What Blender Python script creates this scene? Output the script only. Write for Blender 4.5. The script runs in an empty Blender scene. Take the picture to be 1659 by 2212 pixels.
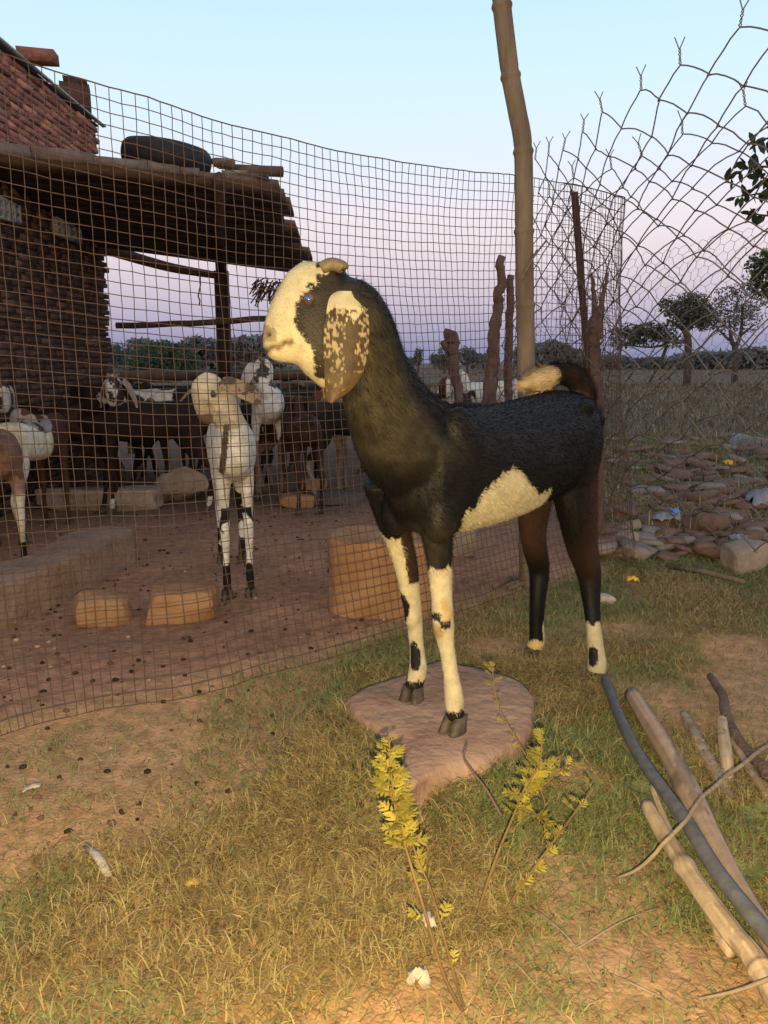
import bpy, math, random
import numpy as np
from mathutils import Vector, Matrix
random.seed(5)
rng = np.random.default_rng(11)
S = bpy.context.scene
COL = S.collection

# ------------------------------------------------------------------ camera
F_PX, CX, CY = 1671.0, 829.5, 1106.0          # photograph measured on a 1659 x 2212 grid
PITCH = math.radians(11.04)
CAM_H = 0.90
cam = bpy.data.cameras.new('camera')
cam_o = bpy.data.objects.new('camera', cam); COL.objects.link(cam_o)
cam_o.location = (0, 0, CAM_H)
cam_o.rotation_euler = (math.pi / 2 - PITCH, 0, 0)
cam.sensor_fit = 'VERTICAL'
cam.angle = 2 * math.atan(CY / F_PX)
cam.clip_start, cam.clip_end = 0.02, 3000
S.camera = cam_o

# ------------------------------------------------------------------ world, sun, phone torch, exposure
S.view_settings.view_transform = 'Standard'
S.view_settings.look = 'None'
S.view_settings.exposure = 0.0
S.view_settings.gamma = 1.0
S.view_settings.use_curve_mapping = False

def lin(r, g, b):
    f = lambda c: (c / 255 / 12.92) if c / 255 <= 0.04045 else ((c / 255 + 0.055) / 1.055) ** 2.4
    return (f(r), f(g), f(b))

SUN_EL, SUN_AZ = math.radians(2.0), math.radians(195)     # the sun has just set behind the photographer
w = bpy.data.worlds.new('World'); S.world = w; w.use_nodes = True
nt = w.node_tree; nt.nodes.clear()
N = nt.nodes.new; L = nt.links.new
out = N('ShaderNodeOutputWorld'); add = N('ShaderNodeAddShader')
sky = N('ShaderNodeTexSky'); sky.sky_type = 'NISHITA'; sky.sun_disc = False
sky.sun_elevation = SUN_EL; sky.sun_rotation = SUN_AZ
bg1 = N('ShaderNodeBackground'); bg1.inputs['Strength'].default_value = 0.05
L(sky.outputs[0], bg1.inputs['Color'])
tc = N('ShaderNodeTexCoord'); sep = N('ShaderNodeSeparateXYZ'); L(tc.outputs['Generated'], sep.inputs[0])
ramp = N('ShaderNodeValToRGB'); ramp.color_ramp.interpolation = 'B_SPLINE'
stops = [(0.0, (120, 134, 172)), (0.03, (142, 150, 190)), (0.07, (186, 178, 208)), (0.115, (220, 204, 219)),
         (0.16, (236, 222, 230)), (0.21, (228, 230, 246)), (0.27, (218, 238, 252)), (0.34, (206, 238, 254)),
         (0.42, (192, 228, 253)), (0.6, (188, 200, 220)), (1.0, (170, 176, 192))]
cr = ramp.color_ramp
while len(cr.elements) < len(stops): cr.elements.new(0.5)
for e, (p, c) in zip(cr.elements, stops):
    e.position = p; e.color = (*lin(*c), 1)
L(sep.outputs['Z'], ramp.inputs[0])
# afterglow behind the photographer
mr = N('ShaderNodeMapRange'); mr.interpolation_type = 'SMOOTHSTEP'
mr.inputs['From Min'].default_value = 0.1; mr.inputs['From Max'].default_value = -1.0
L(sep.outputs['Y'], mr.inputs['Value'])
mr2 = N('ShaderNodeMapRange'); mr2.inputs['From Min'].default_value = 0.6; mr2.inputs['From Max'].default_value = 0.0
L(sep.outputs['Z'], mr2.inputs['Value'])
mm = N('ShaderNodeMath'); mm.operation = 'MULTIPLY'; L(mr.outputs[0], mm.inputs[0]); L(mr2.outputs[0], mm.inputs[1])
mix = N('ShaderNodeMix'); mix.data_type = 'RGBA'
L(mm.outputs[0], mix.inputs['Factor']); L(ramp.outputs[0], mix.inputs[6]); mix.inputs[7].default_value = (1.7, 1.2, 0.84, 1)
bg2 = N('ShaderNodeBackground'); bg2.inputs['Strength'].default_value = 1.0
SKY_BG = bg2
L(mix.outputs[2], bg2.inputs['Color'])
L(bg1.outputs[0], add.inputs[0]); L(bg2.outputs[0], add.inputs[1]); L(add.outputs[0], out.inputs['Surface'])

sun = bpy.data.lights.new('sun', 'SUN'); sun.energy = 0.12; sun.angle = math.radians(25); sun.color = (1, 0.8, 0.65)
sun_o = bpy.data.objects.new('sun', sun); COL.objects.link(sun_o)
sun_o.rotation_euler = (math.radians(80), 0, math.radians(-15))

fl = bpy.data.lights.new('phone_torch', 'POINT'); fl.energy = 165; fl.shadow_soft_size = 0.004; fl.color = (1.0, 0.765, 0.33)
fl_o = bpy.data.objects.new('phone_torch', fl); COL.objects.link(fl_o)
fl_o.location = (0.008, 0.0, CAM_H - 0.042)               # the lit phone torch beside the lens

# ------------------------------------------------------------------ helpers
cF = np.array([0, math.cos(PITCH), -math.sin(PITCH)]); cU = np.array([0, math.sin(PITCH), math.cos(PITCH)]); cX = np.array([1., 0, 0])
C0 = np.array([0, 0, CAM_H])
def ray(px, py): return cF + (px - CX) / F_PX * cX - (py - CY) / F_PX * cU
def Z(px, py, z): return C0 + ray(px, py) * z
def G(px, py, h=0.0):
    r = ray(px, py); return C0 + r * ((h - CAM_H) / r[2])
def Q(px, py, Y):
    r = ray(px, py); return C0 + r * (Y / r[1])
def PX(p):
    d = np.asarray(p, float) - C0; z = d @ cF
    return np.array([CX + d @ cX / z * F_PX, CY - d @ cU / z * F_PX, z])

def _hash(i, j, k, seed):
    n = (i * 374761393 + j * 668265263 + k * 2147483647 + seed * 974634677) & 0xffffffff
    n = ((n ^ (n >> 13)) * 1274126177) & 0xffffffff
    n = (n ^ (n >> 16)) & 0xffffffff
    n = (n * 2246822519) & 0xffffffff
    return ((n ^ (n >> 15)) & 0xffffff) / 0xffffff
def noise(p, scale=1.0, seed=0):
    p = np.asarray(p, float) * scale
    if p.shape[-1] == 2: p = np.concatenate([p, np.zeros(p.shape[:-1] + (1,))], -1)
    i = np.floor(p).astype(np.int64); f = p - i; f = f * f * (3 - 2 * f)
    r = 0
    for a in (0, 1):
        for b in (0, 1):
            for c in (0, 1):
                wgt = (f[..., 0] if a else 1 - f[..., 0]) * (f[..., 1] if b else 1 - f[..., 1]) * (f[..., 2] if c else 1 - f[..., 2])
                r = r + wgt * _hash(i[..., 0] + a, i[..., 1] + b, i[..., 2] + c, seed)
    return r
def fbm(p, scale=1.0, seed=0, oct=3):
    r, a, t = 0, 1.0, 0
    for o in range(oct):
        r = r + a * noise(p, scale * 2 ** o, seed + o); t += a; a *= 0.5
    return r / t
def sstep(a, b, x):
    t = np.clip((x - a) / (b - a), 0, 1); return t * t * (3 - 2 * t)
def inpoly(x, y, poly):
    poly = np.asarray(poly, float); r = np.zeros(x.shape, bool); n = len(poly); j = n - 1
    for i in range(n):
        xi, yi = poly[i]; xj, yj = poly[j]
        c = ((yi > y) != (yj > y)) & (x < (xj - xi) * (y - yi) / (yj - yi + 1e-12) + xi)
        r ^= c; j = i
    return r

def make_mesh(name, V, Fs, col=None, smooth=False):
    me = bpy.data.meshes.new(name)
    V = np.asarray(V, np.float32).reshape(-1, 3)
    if isinstance(Fs, np.ndarray):
        k = Fs.shape[1]; loops = Fs.reshape(-1).astype(np.int32); starts = np.arange(len(Fs), dtype=np.int32) * k
        tot = np.full(len(Fs), k, np.int32)
    else:
        tot = np.array([len(f) for f in Fs], np.int32); loops = np.array([i for f in Fs for i in f], np.int32)
        starts = np.concatenate([[0], np.cumsum(tot)[:-1]]).astype(np.int32)
    me.vertices.add(len(V)); me.vertices.foreach_set('co', V.reshape(-1))
    me.loops.add(len(loops)); me.loops.foreach_set('vertex_index', loops)
    me.polygons.add(len(tot)); me.polygons.foreach_set('loop_start', starts); me.polygons.foreach_set('loop_total', tot)
    if smooth: me.polygons.foreach_set('use_smooth', np.ones(len(tot), bool))
    me.update(calc_edges=True)
    if col is not None:
        set_col(me, col)
    me.validate()
    return me
def set_col(me, col):
    col = np.asarray(col, np.float32)
    a = me.color_attributes.new('Col', 'FLOAT_COLOR', 'POINT')
    a.data.foreach_set('color', np.concatenate([col, np.ones((len(col), 1), np.float32)], 1).reshape(-1))
def link(name, me, mat, parent=None, loc=None):
    o = bpy.data.objects.new(name, me); COL.objects.link(o)
    if mat is not None:
        me.materials.clear(); me.materials.append(mat)
    if parent is not None: o.parent = parent
    if loc is not None: o.location = loc
    return o
def tag(o, label=None, cat=None, group=None, kind=None):
    if label: o['label'] = label
    if cat: o['category'] = cat
    if group: o['group'] = group
    if kind: o['kind'] = kind
    return o
def empty(name, loc, label, cat, group=None, rz=0):
    o = bpy.data.objects.new(name, None); COL.objects.link(o); o.location = loc; o.rotation_euler = (0, 0, rz)
    o.empty_display_size = 0.1
    return tag(o, label, cat, group)

class MB:
    def __init__(s): s.V = []; s.F = []; s.C = []; s.n = 0
    def add(s, V, Fs, c=None):
        V = np.asarray(V, float).reshape(-1, 3)
        s.V.append(V); s.F += [[i + s.n for i in f] for f in Fs]
        s.C.append(np.tile(np.asarray(c if c is not None else (1, 1, 1), float), (len(V), 1)) if np.ndim(c) < 2 else np.asarray(c))
        s.n += len(V); return s
    def box(s, c, d, R=None, jit=0, col=None):
        v = np.array([[x, y, z] for x in (-.5, .5) for y in (-.5, .5) for z in (-.5, .5)]) * np.asarray(d)
        if jit: v = v + rng.uniform(-jit, jit, v.shape)
        if R is not None: v = v @ np.asarray(R).T
        return s.add(v + np.asarray(c), [[0, 1, 3, 2], [4, 6, 7, 5], [0, 4, 5, 1], [2, 3, 7, 6], [0, 2, 6, 4], [1, 5, 7, 3]], col)
    def tube(s, path, r, n=8, cap=True, col=None, up=None, flat=None):
        path = np.asarray(path, float); m = len(path)
        r = np.full(m, r) if np.ndim(r) == 0 else np.asarray(r, float)
        t = np.gradient(path, axis=0); t /= np.linalg.norm(t, axis=1)[:, None] + 1e-12
        u = np.array(up if up is not None else ([0, 0, 1.] if abs(t[0][2]) < .9 else [1., 0, 0]), float)
        V = []
        for i in range(m):
            u = u - t[i] * (u @ t[i]); u /= np.linalg.norm(u) + 1e-12
            b = np.cross(t[i], u)
            a = np.arange(n) * 2 * math.pi / n
            fl_ = flat[i] if flat is not None else 1.0
            V.append(path[i] + r[i] * (np.cos(a)[:, None] * u + fl_ * np.sin(a)[:, None] * b))
        V = np.concatenate(V)
        Fs = [[i * n + k, i * n + (k + 1) % n, (i + 1) * n + (k + 1) % n, (i + 1) * n + k] for i in range(m - 1) for k in range(n)]
        if cap: Fs += [list(range(n))[::-1], [(m - 1) * n + k for k in range(n)]]
        return s.add(V, Fs, col)
    def rings(s, rings, cap=True, col=None):
        n = len(rings[0]); m = len(rings)
        Fs = [[i * n + k, i * n + (k + 1) % n, (i + 1) * n + (k + 1) % n, (i + 1) * n + k] for i in range(m - 1) for k in range(n)]
        if cap: Fs += [list(range(n))[::-1], [(m - 1) * n + k for k in range(n)]]
        return s.add(np.concatenate(rings), Fs, col)
    def mesh(s, name, smooth=False, col=False):
        return make_mesh(name, np.concatenate(s.V), s.F, np.concatenate(s.C) if col else None, smooth)
    def build(s, name, mat, parent=None, smooth=False, col=False, loc=None):
        return link(name, s.mesh(name, smooth, col), mat, parent, loc)

def spline(pts, n):
    pts = np.asarray(pts, float); m = len(pts)
    if m < 3: return pts[0] + (pts[-1] - pts[0]) * np.linspace(0, 1, n)[:, None]
    P = np.concatenate([[2 * pts[0] - pts[1]], pts, [2 * pts[-1] - pts[-2]]])
    t = np.linspace(0, m - 1 - 1e-9, n); i = t.astype(int); f = (t - i)[:, None]
    a, b, c, d = P[i], P[i + 1], P[i + 2], P[i + 3]
    return .5 * (2 * b + (c - a) * f + (2 * a - 5 * b + 4 * c - d) * f ** 2 + (3 * b - a - 3 * c + d) * f ** 3)
def resample(pts, step):
    pts = np.asarray(pts, float); d = np.concatenate([[0], np.cumsum(np.linalg.norm(np.diff(pts, axis=0), axis=1))])
    n = max(2, int(d[-1] / step) + 1); s_ = np.linspace(0, d[-1], n)
    return np.stack([np.interp(s_, d, pts[:, k]) for k in range(pts.shape[1])], 1)
def rotz(a): c, s = math.cos(a), math.sin(a); return np.array([[c, -s, 0], [s, c, 0], [0, 0, 1]])
def rotx(a): c, s = math.cos(a), math.sin(a); return np.array([[1, 0, 0], [0, c, -s], [0, s, c]])
def roty(a): c, s = math.cos(a), math.sin(a); return np.array([[c, 0, s], [0, 1, 0], [-s, 0, c]])

# ------------------------------------------------------------------ materials
def pmat(name, c1, c2=None, scale=8, rough=0.85, bump=0.0, bscale=None, attr=False, spec=0.3, detail=6, metal=0, stretch=None, var=0.35, sheen=0.0, trans=0.0):
    m = bpy.data.materials.new(name); m.use_nodes = True; t = m.node_tree; b = t.nodes['Principled BSDF']
    b.inputs['Roughness'].default_value = rough; b.inputs['Specular IOR Level'].default_value = spec; b.inputs['Metallic'].default_value = metal
    if sheen: b.inputs['Sheen Weight'].default_value = sheen; b.inputs['Sheen Roughness'].default_value = 0.4
    tcn = t.nodes.new('ShaderNodeTexCoord'); mp = t.nodes.new('ShaderNodeMapping'); t.links.new(tcn.outputs['Object'], mp.inputs[0])
    if stretch: mp.inputs['Scale'].default_value = stretch
    n1 = t.nodes.new('ShaderNodeTexNoise'); n1.inputs['Scale'].default_value = scale; n1.inputs['Detail'].default_value = detail; n1.inputs['Roughness'].default_value = 0.62
    t.links.new(mp.outputs[0], n1.inputs['Vector'])
    if attr:
        at = t.nodes.new('ShaderNodeVertexColor'); at.layer_name = 'Col'
        hs = t.nodes.new('ShaderNodeMapRange'); hs.inputs['From Min'].default_value = 0.25; hs.inputs['From Max'].default_value = 0.75
        hs.inputs['To Min'].default_value = 1 - var; hs.inputs['To Max'].default_value = 1 + var
        t.links.new(n1.outputs['Fac'], hs.inputs['Value'])
        mx = t.nodes.new('ShaderNodeMix'); mx.data_type = 'RGBA'; mx.blend_type = 'MULTIPLY'; mx.inputs['Factor'].default_value = 1
        t.links.new(at.outputs['Color'], mx.inputs[6]); t.links.new(hs.outputs[0], mx.inputs[7]); cs = mx.outputs[2]
    else:
        r = t.nodes.new('ShaderNodeValToRGB'); r.color_ramp.elements[0].position = 0.32; r.color_ramp.elements[1].position = 0.68
        r.color_ramp.elements[0].color = (*c1, 1); r.color_ramp.elements[1].color = (*(c2 or c1), 1)
        t.links.new(n1.outputs['Fac'], r.inputs[0]); cs = r.outputs[0]
    t.links.new(cs, b.inputs['Base Color'])
    if bump:
        n2 = t.nodes.new('ShaderNodeTexNoise'); n2.inputs['Scale'].default_value = bscale or scale * 3; n2.inputs['Detail'].default_value = 8
        t.links.new(mp.outputs[0], n2.inputs['Vector'])
        bp = t.nodes.new('ShaderNodeBump'); bp.inputs['Strength'].default_value = bump; bp.inputs['Distance'].default_value = 0.02
        t.links.new(n2.outputs['Fac'], bp.inputs['Height']); t.links.new(bp.outputs[0], b.inputs['Normal'])
    if trans:
        tr = t.nodes.new('ShaderNodeBsdfTranslucent'); t.links.new(cs, tr.inputs['Color'])
        ms = t.nodes.new('ShaderNodeMixShader'); ms.inputs[0].default_value = trans
        t.links.new(b.outputs[0], ms.inputs[1]); t.links.new(tr.outputs[0], ms.inputs[2])
        t.links.new(ms.outputs[0], t.nodes['Material Output'].inputs['Surface'])
    return m
M = {}
M['ground'] = pmat('ground', None, attr=True, scale=26, bump=0.4, bscale=110, rough=1, spec=0.1, var=0.45)
M['grass'] = pmat('grass_blade', None, attr=True, scale=20, rough=0.7, spec=0.2, var=0.2, trans=0.25)
M['dry'] = pmat('dry_weed', None, attr=True, scale=6, rough=0.9, spec=0.1, var=0.3)
M['coat'] = pmat('goat_coat', None, attr=True, scale=40, rough=0.50, spec=0.20, var=0.22, bump=0.16, bscale=320)
M['fur'] = pmat('goat_fur', None, attr=True, scale=40, rough=0.8, spec=0.03, var=0.2)
M['coat_far'] = pmat('goat_coat_plain', None, attr=True, scale=25, rough=0.75, spec=0.15, var=0.3, bump=0.4, bscale=120)
M['hoof'] = pmat('hoof_horn', (.035, .027, .02), (.10, .08, .06), scale=30, rough=0.55, bump=.2)
M['horn'] = pmat('horn', (.045, .04, .036), (.20, .15, .08), scale=14, rough=0.5, bump=.3)
M['eye'] = pmat('amber_eye', (.06, .025, .012), (.13, .055, .025), scale=90, rough=0.08, spec=0.6)
M['pupil'] = pmat('pupil_shine', (.03, .07, .35), (.15, .30, .7), scale=160, rough=0.12, spec=0.8, metal=0.7)  # blue torch eyeshine put into the pupil colour
M['eye_dark'] = pmat('dark_eye', (.03, .02, .012), (.06, .04, .02), scale=60, rough=0.05, spec=0.9)
M['stone'] = pmat('sandstone', (.21, .125, .095), (.36, .24, .185), scale=5, rough=0.9, bump=0.6, bscale=34, spec=.2)
M['stone_red'] = pmat('red_sandstone', (.24, .12, .06), (.33, .20, .11), scale=7, rough=0.92, bump=0.5, bscale=30, spec=.15)
M['stone_grey'] = pmat('grey_stone', (.19, .15, .13), (.33, .27, .23), scale=8, rough=0.95, bump=0.6, bscale=26, spec=.15)
M['brick'] = pmat('brick', None, attr=True, scale=22, rough=0.95, bump=0.6, bscale=60, spec=.1, var=.4)
M['mortar'] = pmat('mud_mortar', (.07, .05, .04), (.13, .095, .08), scale=20, rough=1, bump=.6)
M['slab'] = pmat('roof_slab', (.13, .09, .07), (.20, .14, .11), scale=6, rough=0.95, bump=.5, spec=.1)
M['slab_top'] = pmat('pale_stone_edge', (.15, .12, .11), (.24, .20, .18), scale=9, rough=0.95, bump=.5, spec=.1)
M['wood_dark'] = pmat('dark_wood', (.045, .03, .022), (.09, .06, .045), scale=14, rough=0.9, bump=.6, stretch=(1, 1, .2))
M['wood_post'] = pmat('weathered_post', (.085, .05, .045), (.15, .10, .09), scale=18, rough=0.9, bump=.8, stretch=(1, 1, .25))
M['bamboo'] = pmat('bamboo', (.075, .058, .046), (.20, .155, .115), scale=11, rough=0.75, bump=.5, bscale=50, stretch=(1, 1, .2))
M['bamboo_lying'] = pmat('dry_bamboo', (.30, .21, .15), (.50, .39, .30), scale=9, rough=0.75, bump=.3)
M['log'] = pmat('peeling_log', (.15, .10, .075), (.38, .285, .235), scale=16, rough=0.85, bump=.5, bscale=45)
M['twig'] = pmat('twig', (.17, .12, .085), (.30, .23, .16), scale=30, rough=0.8, bump=.3)
M['pipe'] = pmat('grey_pipe', (.065, .066, .076), (.115, .115, .13), scale=45, rough=0.6, bump=.05, bscale=200)
M['wire'] = pmat('rusty_wire', (.065, .040, .032), (.115, .072, .058), scale=60, rough=0.75, spec=.3)
M['wire_grey'] = pmat('galvanised_wire', (.08, .07, .07), (.14, .125, .125), scale=60, rough=0.6, spec=.4)
M['rust'] = pmat('rusty_steel', (.03, .02, .02), (.06, .036, .032), scale=40, rough=0.8, bump=.3)
M['rubber'] = pmat('black_rubber', (.012, .013, .017), (.03, .032, .04), scale=20, rough=0.7, bump=.2)
M['tin'] = pmat('pale_tin', (.30, .36, .38), (.45, .52, .54), scale=10, rough=0.5, metal=.3)
M['plaster'] = pmat('pale_concrete', (.20, .20, .22), (.30, .30, .32), scale=20, rough=.95, bump=.4)
M['leaf'] = pmat('tree_leaf', None, attr=True, scale=3, rough=0.7, spec=.15, var=.25, trans=.2)
M['plant'] = pmat('weed_leaf', None, attr=True, scale=40, rough=0.6, spec=.25, var=.2, trans=.25)
M['bark'] = pmat('bark', (.05, .04, .035), (.10, .08, .07), scale=12, rough=1, bump=.7)
M['plastic'] = pmat('thin_plastic', (.17, .19, .23), (.27, .29, .34), scale=20, rough=.35, bump=.4, spec=.5)
M['blue_plastic'] = pmat('blue_plastic', (.08, .2, .6), (.12, .3, .8), scale=20, rough=.4)
M['yellow_leaf'] = pmat('yellow_leaf', (.72, .36, .02), (.85, .48, .04), scale=40, rough=.6)
M['pale_scrap'] = pmat('pale_scrap', (.34, .30, .25), (.46, .41, .35), scale=30, rough=.8, bump=.3)
M['stone_rub'] = pmat('heap_brick', (.12, .075, .06), (.20, .135, .11), scale=8, rough=.95, bump=.5, spec=.1)
M['stone_pale'] = pmat('heap_stone', (.17, .14, .125), (.27, .23, .20), scale=9, rough=.95, bump=.5, spec=.1)
M['plaster_dark'] = pmat('grey_slab', (.17, .18, .20), (.24, .25, .28), scale=8, rough=.95, bump=.4)
M['slab_brown'] = pmat('brown_slab', (.17, .11, .08), (.27, .19, .145), scale=7, rough=.95, bump=.6, bscale=30, spec=.1)
M['streaky_wood'] = pmat('streaky_wood', None, attr=True, scale=40, rough=.8, bump=.15, bscale=160, spec=.2, var=.18)
M['dull_leaf'] = pmat('dull_dry_leaf', (.26, .19, .05), (.36, .26, .07), scale=40, rough=.8)
M['weed_stem'] = pmat('weed_stem', (.09, .045, .028), (.22, .15, .05), scale=9, rough=.7)
M['pellet'] = pmat('dropping', (.03, .02, .015), (.08, .05, .035), scale=50, rough=.9)
M['cord'] = pmat('cord', (.10, .08, .07), (.2, .16, .14), scale=60, rough=.9)
bulb = bpy.data.materials.new('lit_bulb'); bulb.use_nodes = True
_b = bulb.node_tree.nodes['Principled BSDF']; _b.inputs['Emission Color'].default_value = (1, .85, .5, 1); _b.inputs['Emission Strength'].default_value = 6

# ------------------------------------------------------------------ ground height and pen outline
BASE_PX = [(-260, 1640), (-120, 1590), (0, 1546), (100, 1520), (200, 1499), (310, 1484), (400, 1471), (550, 1428), (700, 1389), (870, 1338), (990, 1298), (1110, 1262), (1200, 1238), (1265, 1224)]
PEN = np.array([G(*p)[:2] for p in BASE_PX])
def pen_y(x): return np.interp(x, PEN[:, 0], PEN[:, 1])
PEN_RIGHT = G(1300, 1215)[0]
def height(x, y):
    p = np.stack([x, y], -1)
    near = 0.028 * (fbm(p, 2.2, 3) - .5) + 0.012 * (noise(p, 9, 5) - .5) + .006 * (noise(p, 24, 6) - .5)
    far = .25 * (fbm(p, .12, 8) - .5) * sstep(9, 25, y)
    mound = .075 * np.exp(-(((x - .11) / .34) ** 2 + ((y - 1.60) / .30) ** 2) ** 2) + .05 * sstep(.9, 1.3, x) * sstep(3.7, 4.6, y) * fbm(p, 1.6, 9) * 2 * sstep(9, 7, y)
    return near + far + mound

STONE_TOP_PX = [(758, 1505), (772, 1490), (805, 1478), (840, 1466), (875, 1456), (905, 1442), (925, 1433), (961, 1424), (988, 1432), (1035, 1441), (1075, 1456), (1110, 1468), (1138, 1490),
                (1152, 1519), (1152, 1545), (1140, 1572), (1118, 1600), (1085, 1622), (1040, 1640), (990, 1652), (945, 1668), (915, 1688), (892, 1700), (872, 1694), (868, 1668), (872, 1640), (866, 1606), (845, 1590), (810, 1572), (780, 1556), (762, 1532)]
STONE = np.array([G(*p, .10)[:2] for p in STONE_TOP_PX])
def grass_cover(x, y):
    """chance that a spot carries grass"""
    p = np.stack([x, y], -1)
    n = fbm(p, 2.6, 40, 3)
    wob = (fbm(p, 1.3, 44) - .5) * .9; left = sstep(.0, -.5, x + wob * .8) * sstep(1.25, 1.6, y + wob * .8) + .30 * sstep(.0, -.5, x + wob)   # the bare trodden patch
    edge = sstep(.02, .30, pen_y(x) - y)
    c = np.clip(.64 + .30 * sstep(.35, .6, x) + (n - .5) * 4.6 - 1.1 * left, 0.12, 1) * np.where(x < PEN_RIGHT, np.maximum(edge, .0), 1)
    c = c * (1 - .0 * sstep(3.6, 4.4, y))
    return c
gx = np.concatenate([-np.geomspace(260, 4.2, 24), np.arange(-4, 4.01, .045), np.geomspace(4.2, 260, 24)])
gy = np.concatenate([[-60, -25, -12, -4, -1.5], np.arange(-.6, 6.01, .045), np.geomspace(6.2, 300, 50)])
XX, YY = np.meshgrid(gx, gy)
ZZ = height(XX, YY)
V = np.stack([XX, YY, ZZ], -1).reshape(-1, 3)
ny, nx = XX.shape
ii = np.arange(ny * nx).reshape(ny, nx)
Fg = np.stack([ii[:-1, :-1], ii[:-1, 1:], ii[1:, 1:], ii[1:, :-1]], -1).reshape(-1, 4)
p2 = V[:, :2]
dirt = np.array([.35, .20, .105]); dirt2 = np.array([.26, .165, .105]); straw = np.array([.28, .20, .095]); field = np.array([.14, .118, .095]); pen = np.array([.27, .148, .097])
nz = fbm(p2, 3, 21)[:, None]
C = dirt * nz * 1.3 + dirt2 * (1 - nz) * 1.3
inpen = (sstep(-.15, .15, p2[:, 1] - pen_y(p2[:, 0])) * (p2[:, 0] < PEN_RIGHT))[:, None]
dung = (sstep(4.0, 5.2, p2[:, 1] + (nz[:, 0] - .5) * 1.2) * sstep(.9, .3, p2[:, 0]))[:, None]  # dung: goats' shade on the far pen floor, painted into the soil colour
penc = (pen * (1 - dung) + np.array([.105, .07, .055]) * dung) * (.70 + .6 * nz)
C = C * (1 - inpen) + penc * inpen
thatch = (grass_cover(np.clip(p2[:, 0], -3, 4), np.clip(p2[:, 1], .3, 5)) * .8)[:, None] * (1 - inpen)
C = C * (1 - thatch) + np.array([.19, .15, .062]) * (.7 + .6 * nz) * thatch
fld = np.maximum(sstep(3.4, 4.6, p2[:, 1]) * sstep(PEN_RIGHT - .3, PEN_RIGHT + .1, p2[:, 0]), sstep(9, 12, p2[:, 1]))[:, None]
C = C * (1 - fld) + field * (.8 + .4 * nz) * fld
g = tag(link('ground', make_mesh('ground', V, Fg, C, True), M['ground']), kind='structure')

# ------------------------------------------------------------------ grass
def blades(n, root, length, width, lean, cols, segs=2, zup=.75, phi=None):
    """n thin bent blades; root (n,3)"""
    phi = rng.uniform(0, 2 * math.pi, n) if phi is None else phi
    d = np.stack([np.cos(phi), np.sin(phi), np.zeros(n)], 1); s_ = np.stack([-np.sin(phi), np.cos(phi), np.zeros(n)], 1)
    up = np.array([0, 0, 1.])
    l = length[:, None]; le = lean[:, None]; wd = width[:, None] * .5
    tw = rng.uniform(-.6, .6, n)[:, None]; s2 = s_ * np.cos(tw) + up * np.sin(tw)
    m = root + l * .5 * (d * le * .7 + up * np.sqrt(np.clip(1 - (le * .7) ** 2, .02, 1)))
    t = m + l * .5 * (d * le + up * np.sqrt(np.clip(1 - le ** 2, 0, 1)) * (1.0 - 1.5 * np.clip(le - .75, 0, 1)))
    t[:, 2] = np.maximum(t[:, 2], root[:, 2] + .003)
    V = np.stack([root - s2 * wd, root + s2 * wd, m - s2 * wd * .8, m + s2 * wd * .8, t], 1).reshape(-1, 3)
    b = np.arange(n)[:, None] * 5
    Fs = np.concatenate([b + [0, 1, 3], b + [0, 3, 2], b + [2, 3, 4]], 0)
    return V, Fs, np.repeat(cols, 5, 0)
def grass_patch(n, x0, x1, y0, y1, lmul=1.0, wmul=1.0, bias=0.0):
    x = rng.uniform(x0, x1, n); y = rng.uniform(y0, y1, n)
    k = np.abs(x) < .42 + .60 * y
    k &= rng.random(n) < grass_cover(x, y) + bias * ((x >= PEN_RIGHT) | (y < pen_y(x)))
    k &= ~inpoly(x, y, (STONE - STONE.mean(0)) * .97 + STONE.mean(0))
    x, y = x[k], y[k]; n = len(x)
    p = np.stack([x, y], -1)
    green = np.clip((fbm(p, 2.6, 60, 4) - .5) * 4.2 + .70 + .20 * sstep(1.15, 1.6, y) * sstep(-.3, .1, x) - .12 * sstep(1.3, .8, y), 0.08, .95)
    isg = rng.random(n) < green
    cg = np.array([.185, .205, .09]); cs = np.array([.335, .265, .12]); cb = np.array([.25, .155, .07])
    col = np.where(isg[:, None], cg, np.where(rng.random(n)[:, None] < .7, cs, cb)) * rng.uniform(.7, 1.25, (n, 1))
    ln = np.where(isg, rng.uniform(.012, .034, n), rng.uniform(.016, .048, n)) * lmul
    lean = np.where(isg, rng.uniform(.72, 1.0, n), rng.uniform(.95, 1.0, n))
    wd = np.where(isg, rng.uniform(.0014, .0034, n), rng.uniform(.0010, .0028, n)) * wmul
    root = np.stack([x, y, height(x, y) + np.where(isg, 0, rng.uniform(0, .012, n))], 1)
    return blades(n, root, ln, wd, lean, col)
parts = [grass_patch(120000, -1.25, 1.25, .72, 1.5), grass_patch(110000, -1.7, 2.0, 1.5, 2.6, 1.05, 1.1), grass_patch(90000, -.45, .6, 1.1, 2.2, 1.25, 1.05), grass_patch(70000, 0, 3.2, 2.6, 4.3, 1.2, 1.5, .15), grass_patch(110000, .7, 5.0, 3.9, 9.5, 2.2, 2.6, -.15)]
nV = 0; Vs = []; Fs_ = []; Cs = []
for v, f, c in parts:
    Vs.append(v); Fs_.append(f + nV); Cs.append(c); nV += len(v)
tag(link('grass', make_mesh('grass', np.concatenate(Vs), np.concatenate(Fs_), np.concatenate(Cs)), M['grass']), 'short green and straw coloured grass on the ground around the stone', 'grass', kind='stuff')

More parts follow.
